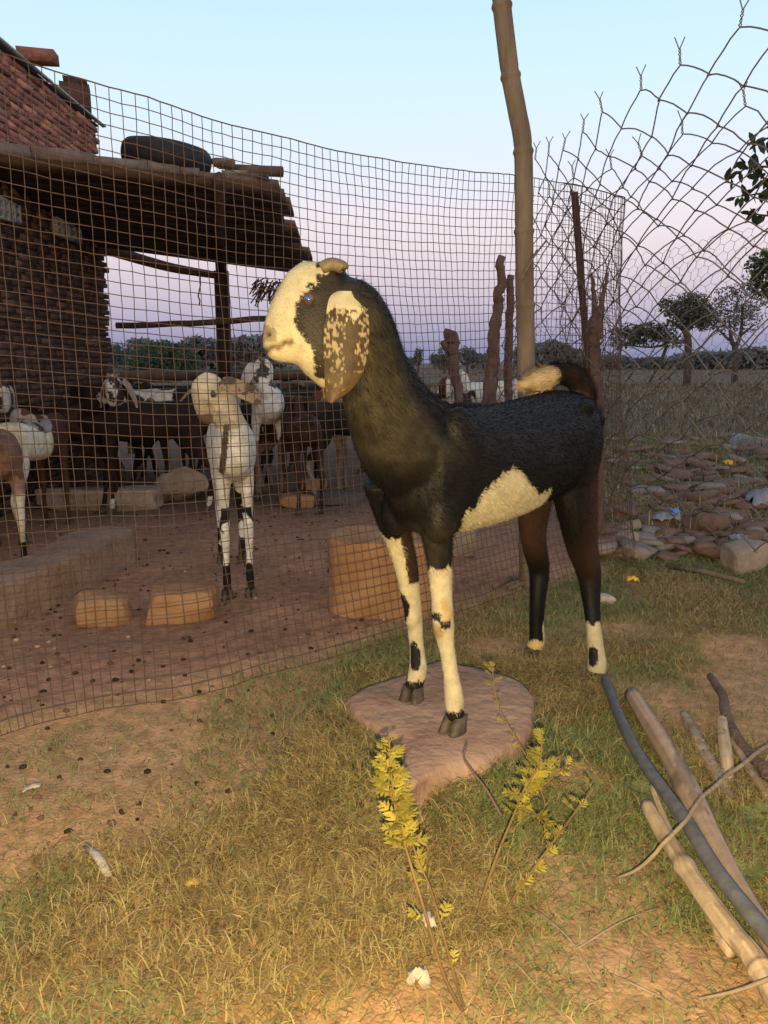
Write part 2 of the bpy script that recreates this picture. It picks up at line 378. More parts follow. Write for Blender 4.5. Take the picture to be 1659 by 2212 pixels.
# dry weedy field beyond the heap
n = 60000
y = 3.9 + (rng.random(n) ** 1.6) * 26; x = rng.uniform(-.2, 1.0, n) * (y * .62 + .8)
k = (x > PEN_RIGHT * .9) | (y > 10.5); k &= ~((y < 8.6) & (rng.random(n) < .88)) & ~((y < 4.6) & (rng.random(n) < .6)); x, y = x[k], y[k]; n = len(x)
cl = fbm(np.stack([x, y], -1), 1.1, 77)
col = (np.array([.15, .132, .088]) * rng.uniform(.5, 1.5, (n, 1))) * (.55 + .9 * cl[:, None]) + (rng.random((n, 1)) < .06) * np.array([.14, .13, .11])
n2 = 26000; y2 = rng.uniform(24, 84, n2); x2 = rng.uniform(-.62, .62, n2) * y2 * 1.05; cl2 = fbm(np.stack([x2, y2], -1), .5, 78)
x = np.concatenate([x, x2]); y = np.concatenate([y, y2]); cl = np.concatenate([cl, cl2]); col = np.concatenate([col, np.array([.15, .125, .09]) * rng.uniform(.6, 1.4, (n2, 1)) * (.6 + .8 * cl2[:, None])]); n = n + n2
v, f, c = blades(n, np.stack([x, y, height(x, y)], 1), rng.uniform(.06, .22, n) * (.25 + .9 * cl), rng.uniform(.004, .012, n) * (.6 + y / 9), rng.uniform(.15, .95, n), col)
tag(link('dry_field_weeds', make_mesh('dry_field_weeds', v, f, c), M['dry']), 'dull dry weeds covering the open field on the right', 'weeds', kind='stuff')

# droppings and pebbles on the trodden soil
mb = MB()
ico = np.array([[0, 0, 1], [.9, 0, .3], [.28, .85, .3], [-.72, .53, .3], [-.72, -.53, .3], [.28, -.85, .3], [.72, .53, -.4], [-.28, .85, -.4], [-.9, 0, -.4], [-.28, -.85, -.4], [.72, -.53, -.4], [0, 0, -1]])
icf = [[0, 1, 2], [0, 2, 3], [0, 3, 4], [0, 4, 5], [0, 5, 1], [1, 6, 2], [2, 7, 3], [3, 8, 4], [4, 9, 5], [5, 10, 1], [6, 7, 2], [7, 8, 3], [8, 9, 4], [9, 10, 5], [10, 6, 1], [11, 7, 6], [11, 8, 7], [11, 9, 8], [11, 10, 9], [11, 6, 10]]
for _ in range(900):
    yy = random.uniform(1.35, 4.6); xx = random.uniform(-.62 * yy, min(.9, .1 * yy + .05))
    if yy < pen_y(xx) and random.random() < .55: continue
    if inpoly(np.array([xx]), np.array([yy]), STONE)[0]: continue
    s_ = random.uniform(.003, .0085)
    cc = np.array(random.choice([(.035, .024, .018)] * 4 + [(.28, .2, .15), (.12, .07, .05)])) * random.uniform(.7, 1.3)
    zz = float(height(np.array([xx]), np.array([yy]))[0])
    mb.add(ico * s_ * np.array([random.uniform(.8, 1.5), random.uniform(.8, 1.5), .8]) @ rotz(random.random() * 6).T + [xx, yy, zz + s_ * .4], icf, cc)
tag(mb.build('droppings_and_pebbles', M['dry'], smooth=True, col=True), 'dark droppings and small pebbles scattered on the bare soil', 'droppings', kind='stuff')

# ------------------------------------------------------------------ goat shed: brick wall, slab roof, post
WX = -2.25
shed = empty('goat_shed', (WX, 5.5, 0), 'open goat shed of dark brick wall and stone slab roof on a steel post', 'shed')
def under(parent, o): o.matrix_parent_inverse = Matrix.Translation(-Vector(parent.location)); return o
mb = MB(); r_ = random.Random(3)
for c in range(64):
    z0 = c * .0422; y = 2.6 + (c % 2) * .12; yend = 6.52 + r_.uniform(-.05, .05)
    while y < yend:
        ln = r_.choice([.2, .18, .21, .115, .10]); ln = min(ln, yend - y + .02)
        if ln < .05: break
        base = np.array([.33, .155, .125]) if z0 > 1.95 else np.array([.085, .05, .038])  # roof shade put into the colour of the lower bricks
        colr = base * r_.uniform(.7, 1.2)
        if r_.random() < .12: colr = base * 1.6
        if not (z0 > 2.5 and r_.random() < .04):
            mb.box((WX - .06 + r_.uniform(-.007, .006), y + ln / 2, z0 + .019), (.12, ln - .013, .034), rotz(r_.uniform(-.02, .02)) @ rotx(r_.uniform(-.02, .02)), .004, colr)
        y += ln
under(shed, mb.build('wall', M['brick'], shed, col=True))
mb = MB(); mb.box((WX - .114, 4.53, 1.34), (.2, 3.86, 2.68))
under(shed, mb.build('wall_core', M['mortar'], shed))
mb = MB()
for k in range(7):
    y0 = 2.7 + k * .55; mb.box((WX - .10 + r_.uniform(-.02, .02), y0 + .27, 2.715), (.22, .54, .016), roty(r_.uniform(-.03, .03)), .006)
under(shed, mb.build('coping', M['rubber'], shed))
mb = MB()
for k in range(4):
    y0 = 2.7 + k * 1.0; mb.box((WX + .02, y0 + .45, 2.732), (.035, .98, .010), None, .003)
under(shed, mb.build('tin_edge', M['tin'], shed))
A_, B_ = Q(-60, 342, 4.45), Q(572, 408, 5.5); C_, D_ = Q(150, 520, 6.3), Q(658, 588, 7.1)
nS = 13
roof = None
mb = MB(); mb2 = MB()
for k in range(nS):
    f0, f1 = k / nS, (k + 1.25) / nS
    jl, jr = 0, r_.uniform(-.02, .17)
    a0 = A_ + (C_ - A_) * f0; b0 = B_ + (D_ - B_) * f0; a1 = A_ + (C_ - A_) * min(f1, 1.02); b1 = B_ + (D_ - B_) * min(f1, 1.02)
    b0 = b0 + (b0 - a0) * jr / 2; b1 = b1 + (b1 - a1) * jr / 2
    th = .03; lift = np.array([0, 0, .010 + .028 * (nS - k) / nS])
    t0 = np.array([0, 0, th])
    n_ = 9
    low0 = np.array([a0 + (b0 - a0) * t for t in np.linspace(0, 1, n_)]); low1 = np.array([a1 + (b1 - a1) * t for t in np.linspace(0, 1, n_)])
    wob = rng.uniform(-.008, .008, (n_, 1)) * np.array([[0, 1, .6]])
    low0 = low0 + wob
    rg = [np.array([low0[i] + lift, low1[i] - [0, 0, .01], low1[i] - [0, 0, .01] + t0, low0[i] + lift + t0]) for i in range(n_)]
    mb.rings(rg)
roof = under(shed, mb.build('roof', M['slab'], shed))
# pale broken stone along the near edge of the roof
mb = MB(); t = 0.02
while t < .72:
    ln = r_.uniform(.10, .2); p0 = A_ + (B_ - A_) * t; p1 = A_ + (B_ - A_) * min(.74, t + ln - .004)
    h_ = .045 - .03 * t; n3 = np.array([-.5, .86, 0]) * .09
    rr = [np.array([p + [0, -.012, .035], p + n3 + [0, 0, .035], p + n3 + [0, 0, .06 + h_], p + [0, -.012, .055 + h_ + r_.uniform(-.006, .006)]]) for p in (p0, p0 * .5 + p1 * .5, p1)]
    mb.rings(rr); t += ln
under(shed, mb.build('roof_edge', M['slab_top'], shed))
mb = MB(); mb.tube([Q(474, 378, 5.25) - [0, 0, .02], Q(472, 480, 6.0) - [0, 0, .03], Q(478, 592, 6.85)], .045, 8)
under(shed, mb.build('rafter', M['wood_dark'], shed, True))
pt, pb = Q(478, 585, 6.72), Q(497, 990, 6.72)
mb = MB(); pb[2] = 0; pb[0] = pt[0] + .0
for sx in (-.05, .05): mb.box(((pt[0] + sx), 6.72, pt[2] / 2), (.008, .09, pt[2]))
mb.box((pt[0], 6.72, pt[2] / 2), (.092, .008, pt[2]))
under(shed, mb.build('post', M['rust'], shed))
mb = MB(); mb.tube(spline([Q(200, 528, 6.5), Q(255, 545, 6.55), Q(310, 562, 6.65), Q(370, 578, 6.75), Q(420, 587, 6.85), Q(470, 595, 6.9)], 20), np.linspace(.05, .03, 20), 8)
under(shed, mb.build('eave_pole', M['wood_dark'], shed, True))
def vent(px, py, wd):
    rr = ray(px, py); p = C0 + rr * (WX / rr[0]); p = p + np.array([.015, 0, 0]); mb = MB()
    nc = 4; cw = wd / nc
    for i in range(nc + 1): mb.box(p + [0, (i - nc / 2) * cw, 0], (.05, .022, .10), None, .003)
    for j in (-1, 0, 1): mb.box(p + [-.002, 0, j * .05], (.046, wd + .02, .02), None, .003)
    under(shed, mb.build('vent_block', M['plaster'], shed))
vent(8, 455, .26); vent(140, 499, .42)

def loose(name, label, cat, mesh_o, group=None): return tag(mesh_o, label, cat, group)
p = Q(60, 126, 4.95); mb = MB(); mb.box((0, 0, 0), (.22, .11, .07), rotz(.1), .008, (.26, .12, .09))
loose('x', 'loose red brick sticking out on top of the shed wall', 'brick', mb.build('loose_brick', M['brick'], col=True, loc=(WX + .06, 5.35, 2.785)))
mb = MB(); mb.box((0, 0, .11), (.18, .16, .20), rotz(.2), .02, (.10, .06, .05)); mb.box((.01, 0, .235), (.16, .13, .05), rotz(.3), .015, (.07, .045, .04))
loose('x', 'stub of broken masonry at the far end of the shed wall top', 'masonry', mb.build('broken_masonry', M['brick'], col=True, loc=(WX - .09, 6.38, 2.73)))
# tyre on the roof
def lathe(prof, n=40):
    a = np.arange(n) * 2 * math.pi / n; mb = MB()
    mb.rings([np.stack([r * np.cos(a), r * np.sin(a), np.full(n, z)], 1) for r, z in prof], cap=False); return mb
prof = [(.17, .0), (.2, -.005), (.255, .01), (.278, .04), (.284, .085), (.284, .11), (.278, .155), (.255, .185), (.2, .2), (.17, .195), (.165, .16), (.19, .1), (.165, .04), (.17, 0)]
p = Q(358, 352, 5.35)
ty = lathe(prof).build('old_tyre', M['rubber'], None, True, loc=(p[0], p[1], p[2] - .05)); ty.scale = (1, 1, .82); ty.rotation_euler = (math.radians(3), math.radians(7), 0)
tag(ty, 'black old tyre lying flat on the shed roof', 'tyre')
mb = MB(); a, b = Q(487, 366, 5.5), Q(611, 371, 5.62); mb.tube([a, (a + b) / 2, b], [.037, .035, .036], 6)
loose('x', 'short thick timber poking out over the right edge of the shed roof', 'timber', mb.build('timber_beam', M['wood_post']))
def rock(name, loc, dims, seed, mat, power=3.5, rough=.12, rz=0, label=None, cat='stone', group=None, n=7, tilt=(0, 0), fine=.03, cuts=7, smooth=True):
    V = []; Fs = []; idx = {}
    def vid(i, j, k):
        key = (i, j, k)
        if key not in idx: idx[key] = len(V); V.append((2 * i / n - 1, 2 * j / n - 1, 2 * k / n - 1))
        return idx[key]
    for i in range(n):
        for j in range(n):
            for s_, o in ((0, 1), (n, 0)):
                for ax in range(3):
                    q = [(i, j), (i + 1, j), (i + 1, j + 1), (i, j + 1)]
                    if (s_ == 0) : q = q[::-1]
                    if ax == 1: q = q[::-1]
                    fs = []
                    for (u, v) in q:
                        t_ = [0, 0, 0]; t_[ax] = s_; o2 = [a for a in range(3) if a != ax]; t_[o2[0]] = u; t_[o2[1]] = v
                        fs.append(vid(*t_))
                    Fs.append(fs)
    V = np.array(V); r = (np.abs(V) ** power).sum(1) ** (1 / power); V = V / r[:, None]
    sh = rng.uniform(0, 50, 3) + seed * 3.7
    V = V * (1 + rough * 2 * (fbm(V + sh, 1.1, seed) - .5)[:, None] + fine * 2 * (noise(V + sh, 4.5, seed + 1) - .5)[:, None])
    rf = np.random.default_rng(seed * 7 + 1)
    for _ in range(cuts):
        nn = rf.normal(size=3); nn /= np.linalg.norm(nn); d = V @ nn; lim = d.max() * rf.uniform(.62, .92); V = V - np.maximum(d - lim, 0)[:, None] * nn * .9
    V = V * (np.array(dims) / 2)
    V = V @ (rotx(tilt[0]) @ roty(tilt[1])).T
    o = link(name, make_mesh(name, V, Fs, None, smooth), mat, None, loc); o.rotation_euler = (0, 0, rz)
    if smooth: o.data.set_sharp_from_angle(angle=math.radians(24))
    if label: tag(o, label, cat, group)
    return o
p = Q(480, 352, 5.45); rock('loose_stone', (p[0], p[1], p[2]), (.17, .14, .06), 4, M['slab_top'], label='flat loose stone on the roof edge beside the tyre', cat='stone')
mb = MB(); p = Q(553, 392, 5.55); mb.box(p, (.20, .22, .012), roty(.15) @ rotx(-.2), .02); mb.box(p + [-.12, -.03, .03], (.16, .2, .012), roty(-.1), .02)
loose('x', 'pale bent tin sheet under the timber on the roof edge', 'tin sheet', mb.build('tin_sheet', M['tin']))
mb = MB(); mb.tube(spline([Q(250, 704, 6.56), Q(400, 699, 6.62), Q(560, 690, 6.7), Q(640, 684, 6.75)], 12) + rng.normal(0, .004, (12, 3)), .026, 7)
loose('x', 'thin horizontal pole tied across the open side of the shed', 'pole', mb.build('cross_pole', M['wood_dark'], None, True))
mb = MB(); a, b = Q(250, 812, 7.6), Q(800, 812, 7.9)
mb.tube([a, (a + b) / 2 + [0, 0, .01], b], .05, 8); mb.tube([a - [0, 0, .3], (a + b) / 2 - [0, 0, .28], b - [0, 0, .3]], .045, 8)
for t in (.04, .35, .66, .95):
    q = a + (b - a) * t; mb.box((q[0], q[1] + .07, q[2] / 2), (.09, .06, q[2] + .03))
loose('x', 'low dark wooden rail closing the back of the goat pen', 'rail', mb.build('pen_rail', M['wood_dark'], None, True))
# dangling dry stalks under the eave
mb = MB(); r2 = random.Random(8)
for k in range(34):
    a = Q(r2.uniform(558, 612), r2.uniform(598, 622), 6.6); b = a + np.array([r2.uniform(-.12, .03), 0, r2.uniform(-.17, -.03)])
    mb.tube([a, (a + b) / 2 + [.01, 0, .015], b], .0055, 4)
loose('x', 'bunch of dry stalks hanging below the shed eave', 'stalks', mb.build('dry_stalks', M['wood_dark']))
mb = MB()
for (x0, y0, x1, y1) in ((432, 592, 428, 640), (428, 640, 430, 660)):
    mb.tube([Q(x0, y0, 6.75), Q((x0 + x1) / 2 + 3, (y0 + y1) / 2, 6.75), Q(x1, y1, 6.75)], .006, 4)
loose('x', 'short frayed string hanging under the roof left of the steel post', 'string', mb.build('frayed_string', M['wood_dark']))

# ------------------------------------------------------------------ welded wire mesh fence
corner = G(1300, 1217)[:2]
path = [tuple(q) for q in PEN] + [tuple(G(1297, 1213)[:2]), tuple(G(1303, 1203)[:2]), tuple(G(1300, 1192)[:2]), tuple(G(1285, 1180)[:2]), tuple(G(1240, 1160)[:2]), tuple(G(1180, 1140)[:2])]
TOP_PX = [(-330, 20), (-80, 105), (0, 135), (130, 175), (300, 222), (470, 275), (700, 330), (930, 370), (1110, 385), (1240, 405), (1300, 420), (1352, 440)]
P = resample(spline(np.array(path), 160), .0295)
hs = []
tx, tyy = np.array(TOP_PX).T
for q in P:
    lo, hi = .8, 2.2
    for _ in range(30):
        m_ = (lo + hi) / 2; pp = PX((q[0], q[1], m_))
        if pp[1] > np.interp(pp[0], tx, tyy): lo = m_
        else: hi = m_
    hs.append(m_)
hs = np.array(hs); ncol = len(P); nrow = 52
hs = np.convolve(np.pad(hs, 4, 'edge'), np.ones(9) / 9, 'valid')
tang = np.gradient(P, axis=0); tang /= np.linalg.norm(tang, axis=1)[:, None]; nrm = np.stack([-tang[:, 1], tang[:, 0]], 1)
vv = np.linspace(0, 1, nrow)
grid = np.zeros((ncol, nrow, 3))
for j, v in enumerate(vv):
    grid[:, j, :2] = P; grid[:, j, 2] = .015 + hs * v
ij = np.stack(np.meshgrid(np.arange(ncol), np.arange(nrow), indexing='ij'), -1) * .0295
wv = (fbm(ij, 2.2, 90) - .5) * .07 + (noise(ij, 6, 91) - .5) * .006
flare = .16 * (1 - vv) ** 3
off = wv - flare[None, :] * 1.0
grid[:, :, :2] += nrm[:, None, :] * off[:, :, None]
grid[:, :, 2] += (noise(ij, 3, 92) - .5) * .013 + (noise(ij, 11, 93) - .5) * .002
far = sstep(0, 1, (np.arange(ncol) - ncol * .82) / (ncol * .18))
grid += rng.normal(0, .0006, grid.shape)
mb = MB()
for j in range(nrow): mb.tube(grid[:, j], .00122 if j < nrow - 1 else .0018, 4, False)
for i in range(ncol): mb.tube(grid[i, :], .0011, 4, False)
loose('x', 'square welded wire mesh fence closing the goat pen and curling at the corner', 'fence', mb.build('wire_mesh_fence', M['wire']))

# ------------------------------------------------------------------ chain link and chicken wire on the right
def chain(top, down, rows, shrink, seed):
    """diamond mesh hung from a row of top knots"""
    rr = np.random.default_rng(seed); top = np.array(top); n = len(top); mb = MB()
    A = np.zeros((n, rows, 3))
    for j in range(rows): A[:, j] = top + np.array(down) * j * 1.0 + np.array([0, .004, 0]) * j * j + shrink * j
    A += rr.normal(0, .007, A.shape)
    Mi = np.zeros((n - 1, rows, 3))
    for j in range(rows):
        nx_ = np.array(down) * .5
        Mi[:, j] = (A[:-1, j] + A[1:, j]) / 2 + nx_ + rr.normal(0, .010, (n - 1, 3))
    def zig(i, side):
        pts = []
        for j in range(rows):
            a = A[i if side == 0 else i + 1, j]; m_ = Mi[i, j]
            pts += [a, m_]
        pts = np.array(pts); o = []
        for k in range(len(pts) - 1):
            a, b = pts[k], pts[k + 1]; bul = np.array([.0, 0, 1.]) * np.linalg.norm(b - a) * rr.uniform(.02, .09)
            hook = (b - a) / np.linalg.norm(b - a) * .009
            for t in (0, .25, .5, .75): o.append(a + (b - a) * t + bul * 4 * t * (1 - t) + rr.normal(0, .001, 3))
            o.append(b + hook * .6)
        return np.array(o)
    for i in range(n - 1):
        for s_ in (0, 1):
            z_ = zig(i, s_) + [0, .004 * (s_ * 2 - 1), 0]; mb.tube(z_, .0025, 5, False)
    for i in range(n):
        a = A[i, 0]; lean = rr.uniform(-.02, .01)
        for s_ in (-1, 1):
            tw = [a + [.004 * math.sin(k * 2.1 + (0 if s_ < 0 else math.pi)) + lean * k / 6, .004 * math.cos(k * 2.1 + (0 if s_ < 0 else math.pi)), .048 * k / 6] for k in range(7)]
            tw.append(a + [lean * 1.4 + s_ * .016, 0, .048 + rr.uniform(.02, .034)])
            mb.tube(tw, .0019, 5, False)
    return mb
T1 = [(1155, 345, 3.75), (1185, 337, 3.65), (1219, 327, 3.5), (1252, 284, 3.35), (1299, 243, 3.15), (1383, 191, 2.9), (1471, 140, 2.65), (1594, 66, 2.4), (1745, -25, 2.2), (1920, -130, 2.05)]
T2 = [(1150, 470, 3.9), (1190, 430, 3.8), (1246, 387, 3.6), (1324, 364, 3.4), (1388, 335, 3.2), (1477, 290, 3.0), (1619, 224, 2.75), (1760, 160, 2.55), (1900, 90, 2.4)]
cl_ = empty('chain_link_fence', G(1500, 1300), 'loose chain link netting with twisted wire tips sagging against the sky on the right', 'fence')
under(cl_, chain([Q(*t) for t in T1], (.035, .01, -.142), 12, np.array([.0, 0, 0]), 1).build('netting', M['wire_grey'], cl_))
under(cl_, chain([Q(*t) for t in T2], (-.028, .01, -.15), 8, np.array([.0, 0, 0]), 2).build('folded_netting', M['wire_grey'], cl_))
# hexagonal chicken wire
hp = resample(np.array([Q(1140, 600, 4.1)[:2], Q(1300, 575, 4.15)[:2], Q(1500, 510, 4.1)[:2], Q(1800, 440, 4.0)[:2]]), .0225)
htop = []
for q in hp:
    px = PX((q[0], q[1], 1.4))[0]; py = np.interp(px, [1140, 1300, 1355, 1500, 1659, 1800], [598, 572, 560, 520, 476, 440]) ; rr = ray(px, py); htop.append(CAM_H + q[1] / rr[1] * rr[2])
htop = np.array(htop); mb = MB(); nr = 30; s_ = .045
def hpt(u, v):
    i = min(max(u, 0), len(hp) - 1.001); k = int(i); f = i - k; q = hp[k] * (1 - f) + hp[k + 1] * f; h_ = htop[k] * (1 - f) + htop[k + 1] * f
    a = np.array([q[0], q[1], h_ - v * s_])
    return a + np.array([(noise(np.array([[u * .3, v * .8]]), 1, 50)[0] - .5) * .03, (noise(np.array([[u * .08, v * .2]]), 1, 51)[0] - .5) * .12, (noise(np.array([[u * .3, v * .8]]), 1, 52)[0] - .5) * .025])
nc = len(hp) // 2
for j in range(nr):
    for i in range(nc - 1):
        o = (j % 2)
        a = hpt(2 * i + o, j + .33 * (1)); b = hpt(2 * i + 1 + o, j); c = hpt(2 * i + 2 + o, j + .33)
        mb.tube([a, b, c], .0011, 3, False); d_ = hpt(2 * i + o, j + 1 - .0); mb.tube([a, d_], .0013, 3, False)
loose('x', 'hexagonal chicken wire netting behind the chain link on the right', 'fence', mb.build('chicken_wire_fence', M['wire_grey']))

# ------------------------------------------------------------------ posts
def post(name, label, pts, rad, mat, n=9, cat='post', knots=None, rough=.0, group=None):
    pts = np.array(pts); base = pts[0].copy(); q = spline(pts, 40); r = np.interp(np.linspace(0, 1, 40), np.linspace(0, 1, len(rad)), rad)
    if rough: q = q + np.stack([(noise(np.stack([np.arange(40) * .4, np.full(40, k * 9.)], 1), 1, 7) - .5) * rough for k in range(3)], 1); r = r * (1 + 2.5 * rough / rad[0] * .2 * (rng.random(40) - .5))
    mb = MB(); mb.tube(q - base, r, n); return tag(mb.build(name, mat, None, True, loc=base), label, cat, group), q
YB = 3.0
bp = [(1142, 1240), (1139, 1020), (1137, 800), (1134, 640), (1132, 500), (1130, 322), (1117, 240), (1103, 165), (1092, 80), (1083, 0), (1076, -90), (1068, -190)]
bq = np.array([Q(x, y, YB - .0) for x, y in bp]); bq[0, 2] = 0
qs = resample(spline(bq, 200), .006)
nodes_px = [-110, 13, 165, 328, 500, 660, 830, 960, 1080, 1180]
nz_ = sorted([Q(1110, y, YB)[2] for y in nodes_px])
rad = .036 - .0035 * (qs[:, 2] / 2.4)
for z_ in nz_:
    d_ = qs[:, 2] - z_; rad = rad + .0045 * np.exp(-(d_ / .008) ** 2) - .0016 * np.exp(-((d_ - .018) / .008) ** 2)
mb = MB(); mb.tube(qs - bq[0], rad, 18)
tag(mb.build('bamboo_pole', M['bamboo'], None, True, loc=bq[0]), 'tall crooked bamboo pole standing right behind the black goat', 'pole')
post('steel_post', 'thin dark steel post leaning inside the curled wire mesh corner', [G(1276, 1190), Q(1268, 800, 3.55), Q(1255, 600, 3.5), Q(1241, 415, 3.48)], [.016, .016, .016], M['rust'], 6)
post('tree_trunk_post', 'thick rough trunk post at the fence corner behind the goat tail', [G(1284, 1185), Q(1283, 900, 3.62), Q(1280, 760, 3.62), Q(1283, 690, 3.62)], [.046, .042, .036, .024], M['wood_post'], 10, rough=.02)
q1 = [Q(1283, 740, 3.62), Q(1284, 660, 3.62), Q(1278, 590, 3.62)]; q2 = [Q(1290, 730, 3.62), Q(1300, 650, 3.66), Q(1312, 590, 3.7)]
post('forked_branch', 'bare forked branch rising from the corner trunk post, steeper one', q1, [.022, .013, .006], M['wood_post'], 7, 'branch', rough=.01)
post('forked_branch', 'bare forked branch leaning right inside the mesh corner', q2, [.022, .013, .006], M['wood_post'], 7, 'branch', rough=.01)
post('crooked_branch_post', 'crooked bare branch post left of the bamboo pole, with a broken tip', [G(1058, 1120), Q(1057, 860, 4.6), Q(1063, 770, 4.6), Q(1072, 690, 4.6), Q(1079, 620, 4.6), Q(1083, 556, 4.6)], [.045, .04, .034, .03, .024], M['wood_post'], 8, rough=.03)
post('thin_stake', 'thin straight wooden stake between crooked branch and bamboo pole', [G(1094, 1110), Q(1098, 800, 4.7), Q(1103, 595, 4.7)], [.028, .026, .022], M['wood_post'], 7, rough=.01)
o, q = post('stump_post', 'short stubby post with lopped side branches above the far goats', [G(985, 1030), Q(983, 850, 6.6), Q(978, 770, 6.6), Q(974, 715, 6.6)], [.065, .055, .05, .055], M['wood_post'], 9, rough=.03)
for (a, b) in (((974, 755), (957, 735)), ((978, 742), (992, 734))):
    mb = MB(); mb.tube([Q(*a, 6.6) - q[0], Q((a[0] + b[0]) / 2, (a[1] + b[1]) / 2 + 2, 6.58) - q[0], Q(*b, 6.57) - q[0]], [.04, .035, .026], 7); mb.build('side_branch', M['wood_post'], o, True)
# cord hanging on the fence by the bamboo
mb = MB(); mb.tube(spline([Q(1160, 540, 3.0), Q(1125, 610, 2.93), Q(1150, 560, 2.95), Q(1180, 520, 3.1)], 14), .004, 5)
loose('x', 'dark cord tied around the bamboo pole', 'cord', mb.build('tie_cord', M['cord'], None, True))

# ------------------------------------------------------------------ trees
def tree(name, label, base, blobs, leaf_n, leaf_s, colr, trunk=None, limbs=(), group=None, cat='tree', flat=.5, thin=.0, seed=1):
    rr = np.random.default_rng(seed); o = empty(name, base, label, cat, group)
    tot = sum(b[3] * b[4] * b[5] for b in blobs) ; V = []; Cc = []
    for b in blobs:
        n = int(leaf_n * b[3] * b[4] * b[5] / tot)
        u = rr.normal(size=(n, 3)); u /= np.linalg.norm(u, axis=1)[:, None]; u *= (rr.random((n, 1)) ** (.42))
        c = u * np.array(b[3:6]) + np.array(b[:3])
        k = fbm(c, 1.6 / max(b[3:6]) * 1.8, seed) > .40 + thin; c = c[k]; n = len(c)
        e1 = rr.normal(size=(n, 3)); e1 /= np.linalg.norm(e1, axis=1)[:, None]; e2 = np.cross(e1, rr.normal(size=(n, 3))); e2 /= np.linalg.norm(e2, axis=1)[:, None]
        s_ = leaf_s * rr.uniform(.5, 1.4, (n, 1))
        V.append(np.stack([c - e1 * s_, c + e2 * s_ * .45, c + e1 * s_, c - e2 * s_ * .45], 1).reshape(-1, 3))
        Cc.append(np.repeat(np.array(colr) * rr.uniform(.6, 1.4, (n, 1)) * (.75 + .5 * noise(c, 2 / max(b[3:6]) * 2, seed + 3)[:, None]), 4, 0))
    V = np.concatenate(V); Fs = np.arange(len(V)).reshape(-1, 4)
    link('crown', make_mesh('crown', V, Fs, np.concatenate(Cc)), M['leaf'], o)
    mb = MB()
    if trunk: mb.tube(spline(np.array([t[:3] for t in trunk]), 14), np.interp(np.linspace(0, 1, 14), np.linspace(0, 1, len(trunk)), [t[3] for t in trunk]), 8)
    for l in limbs:
        mb.tube(spline(np.array([t[:3] for t in l]), 10), np.interp(np.linspace(0, 1, 10), np.linspace(0, 1, len(l)), [t[3] for t in l]), 6)
    if mb.n: mb.build('trunk', M['bark'], o, True)
    return o
def at(px, py, Y, b): return Q(px, py, Y) - b
# round dark tree seen through the shed
b = Q(348, 790, 34); b[2] = 0
k = 34 * 1.0 / F_PX
tree('round_tree', 'rounded dark green tree far off, seen under the shed roof', b, [(*at(345, 782, 34, b), 1.7, 1.4, .95), (*at(315, 790, 34, b), 1.0, 1, .75), (*at(385, 785, 34, b), 1.0, 1, .8), (*at(350, 760, 34, b), 1.0, 1, .52)], 9000, .075, (.06, .095, .06), [(0, 0, 0, .14), (0, 0, 1.0, .1)], seed=2)
def far_tree(name, label, px, py_base, Y, blobs_px, n, s_, colr, tr, limbs=(), seed=1, group=None, thin=0):
    b = Q(px, 790, Y); b[2] = 0
    bl = []
    for (x, y, rx, rz) in blobs_px: bl.append((*at(x, y, Y, b), 1.18 * rx * Y / F_PX, rx * Y / F_PX * .9, 1.18 * rz * Y / F_PX))
    t = [(*at(x, y, Y, b), r * Y / F_PX) for x, y, r in tr]; t[0] = (0, 0, 0, t[0][3])
    lm = [[(*at(x, y, Y, b), r * Y / F_PX) for x, y, r in l] for l in limbs]
    return tree(name, label, b, bl, n, s_, colr, t, lm, group, seed=seed, thin=thin)
gt = 'trees standing at the far edge of the field'  # farther crowns get paler, bluer leaf colours in place of haze
far_tree('field_tree', 'broad thorn tree with a dark leaning trunk in the field', 1487, 785, 26, [(1475, 662, 42, 24), (1505, 660, 28, 24), (1520, 690, 32, 22), (1488, 690, 30, 20), (1455, 700, 22, 10), (1440, 652, 12, 6)], 6500, .05, (.075, .09, .065), [(1488, 790, 9), (1487, 745, 8), (1482, 715, 7), (1490, 680, 4)], [[(1484, 720, 5), (1460, 700, 3), (1440, 690, 2)], [(1484, 720, 5), (1455, 660, 3), (1432, 645, 1.5)], [(1486, 735, 5), (1462, 740, 3), (1425, 735, 2)]], 3, gt)
far_tree('field_tree', 'low spreading thorn tree left of the leaning trunk', 1400, 785, 27, [(1355, 715, 34, 14), (1400, 712, 34, 13), (1430, 722, 30, 14), (1345, 738, 26, 14), (1385, 735, 30, 12), (1455, 738, 22, 12)], 5500, .05, (.075, .09, .07), [(1470, 790, 3), (1440, 745, 4), (1400, 725, 3), (1350, 715, 1.5)], [[(1440, 745, 3), (1400, 750, 2), (1350, 745, 1)]], 4, gt, .04)
far_tree('field_tree', 'feathery thin leaved tree with a forked trunk near the right edge', 1590, 785, 30, [(1592, 660, 46, 40), (1570, 690, 34, 30), (1615, 685, 34, 30), (1590, 630, 34, 18), (1545, 660, 24, 24)], 3600, .055, (.11, .11, .11), [(1592, 790, 7), (1588, 755, 6.5), (1580, 735, 5), (1575, 690, 2)], [[(1588, 755, 5), (1600, 720, 4), (1605, 660, 2)], [(1575, 735, 3), (1555, 715, 2), (1540, 700, 1)], [(1600, 725, 3), (1630, 700, 1.5)]], 5, gt, .1)
far_tree('field_tree', 'dense green tree cut off by the right edge of the view', 1680, 785, 20, [(1668, 590, 50, 45), (1650, 570, 30, 26), (1690, 620, 50, 40)], 5000, .055, (.05, .085, .04), [(1690, 800, 10), (1688, 700, 9), (1680, 620, 5)], [], 6, gt)
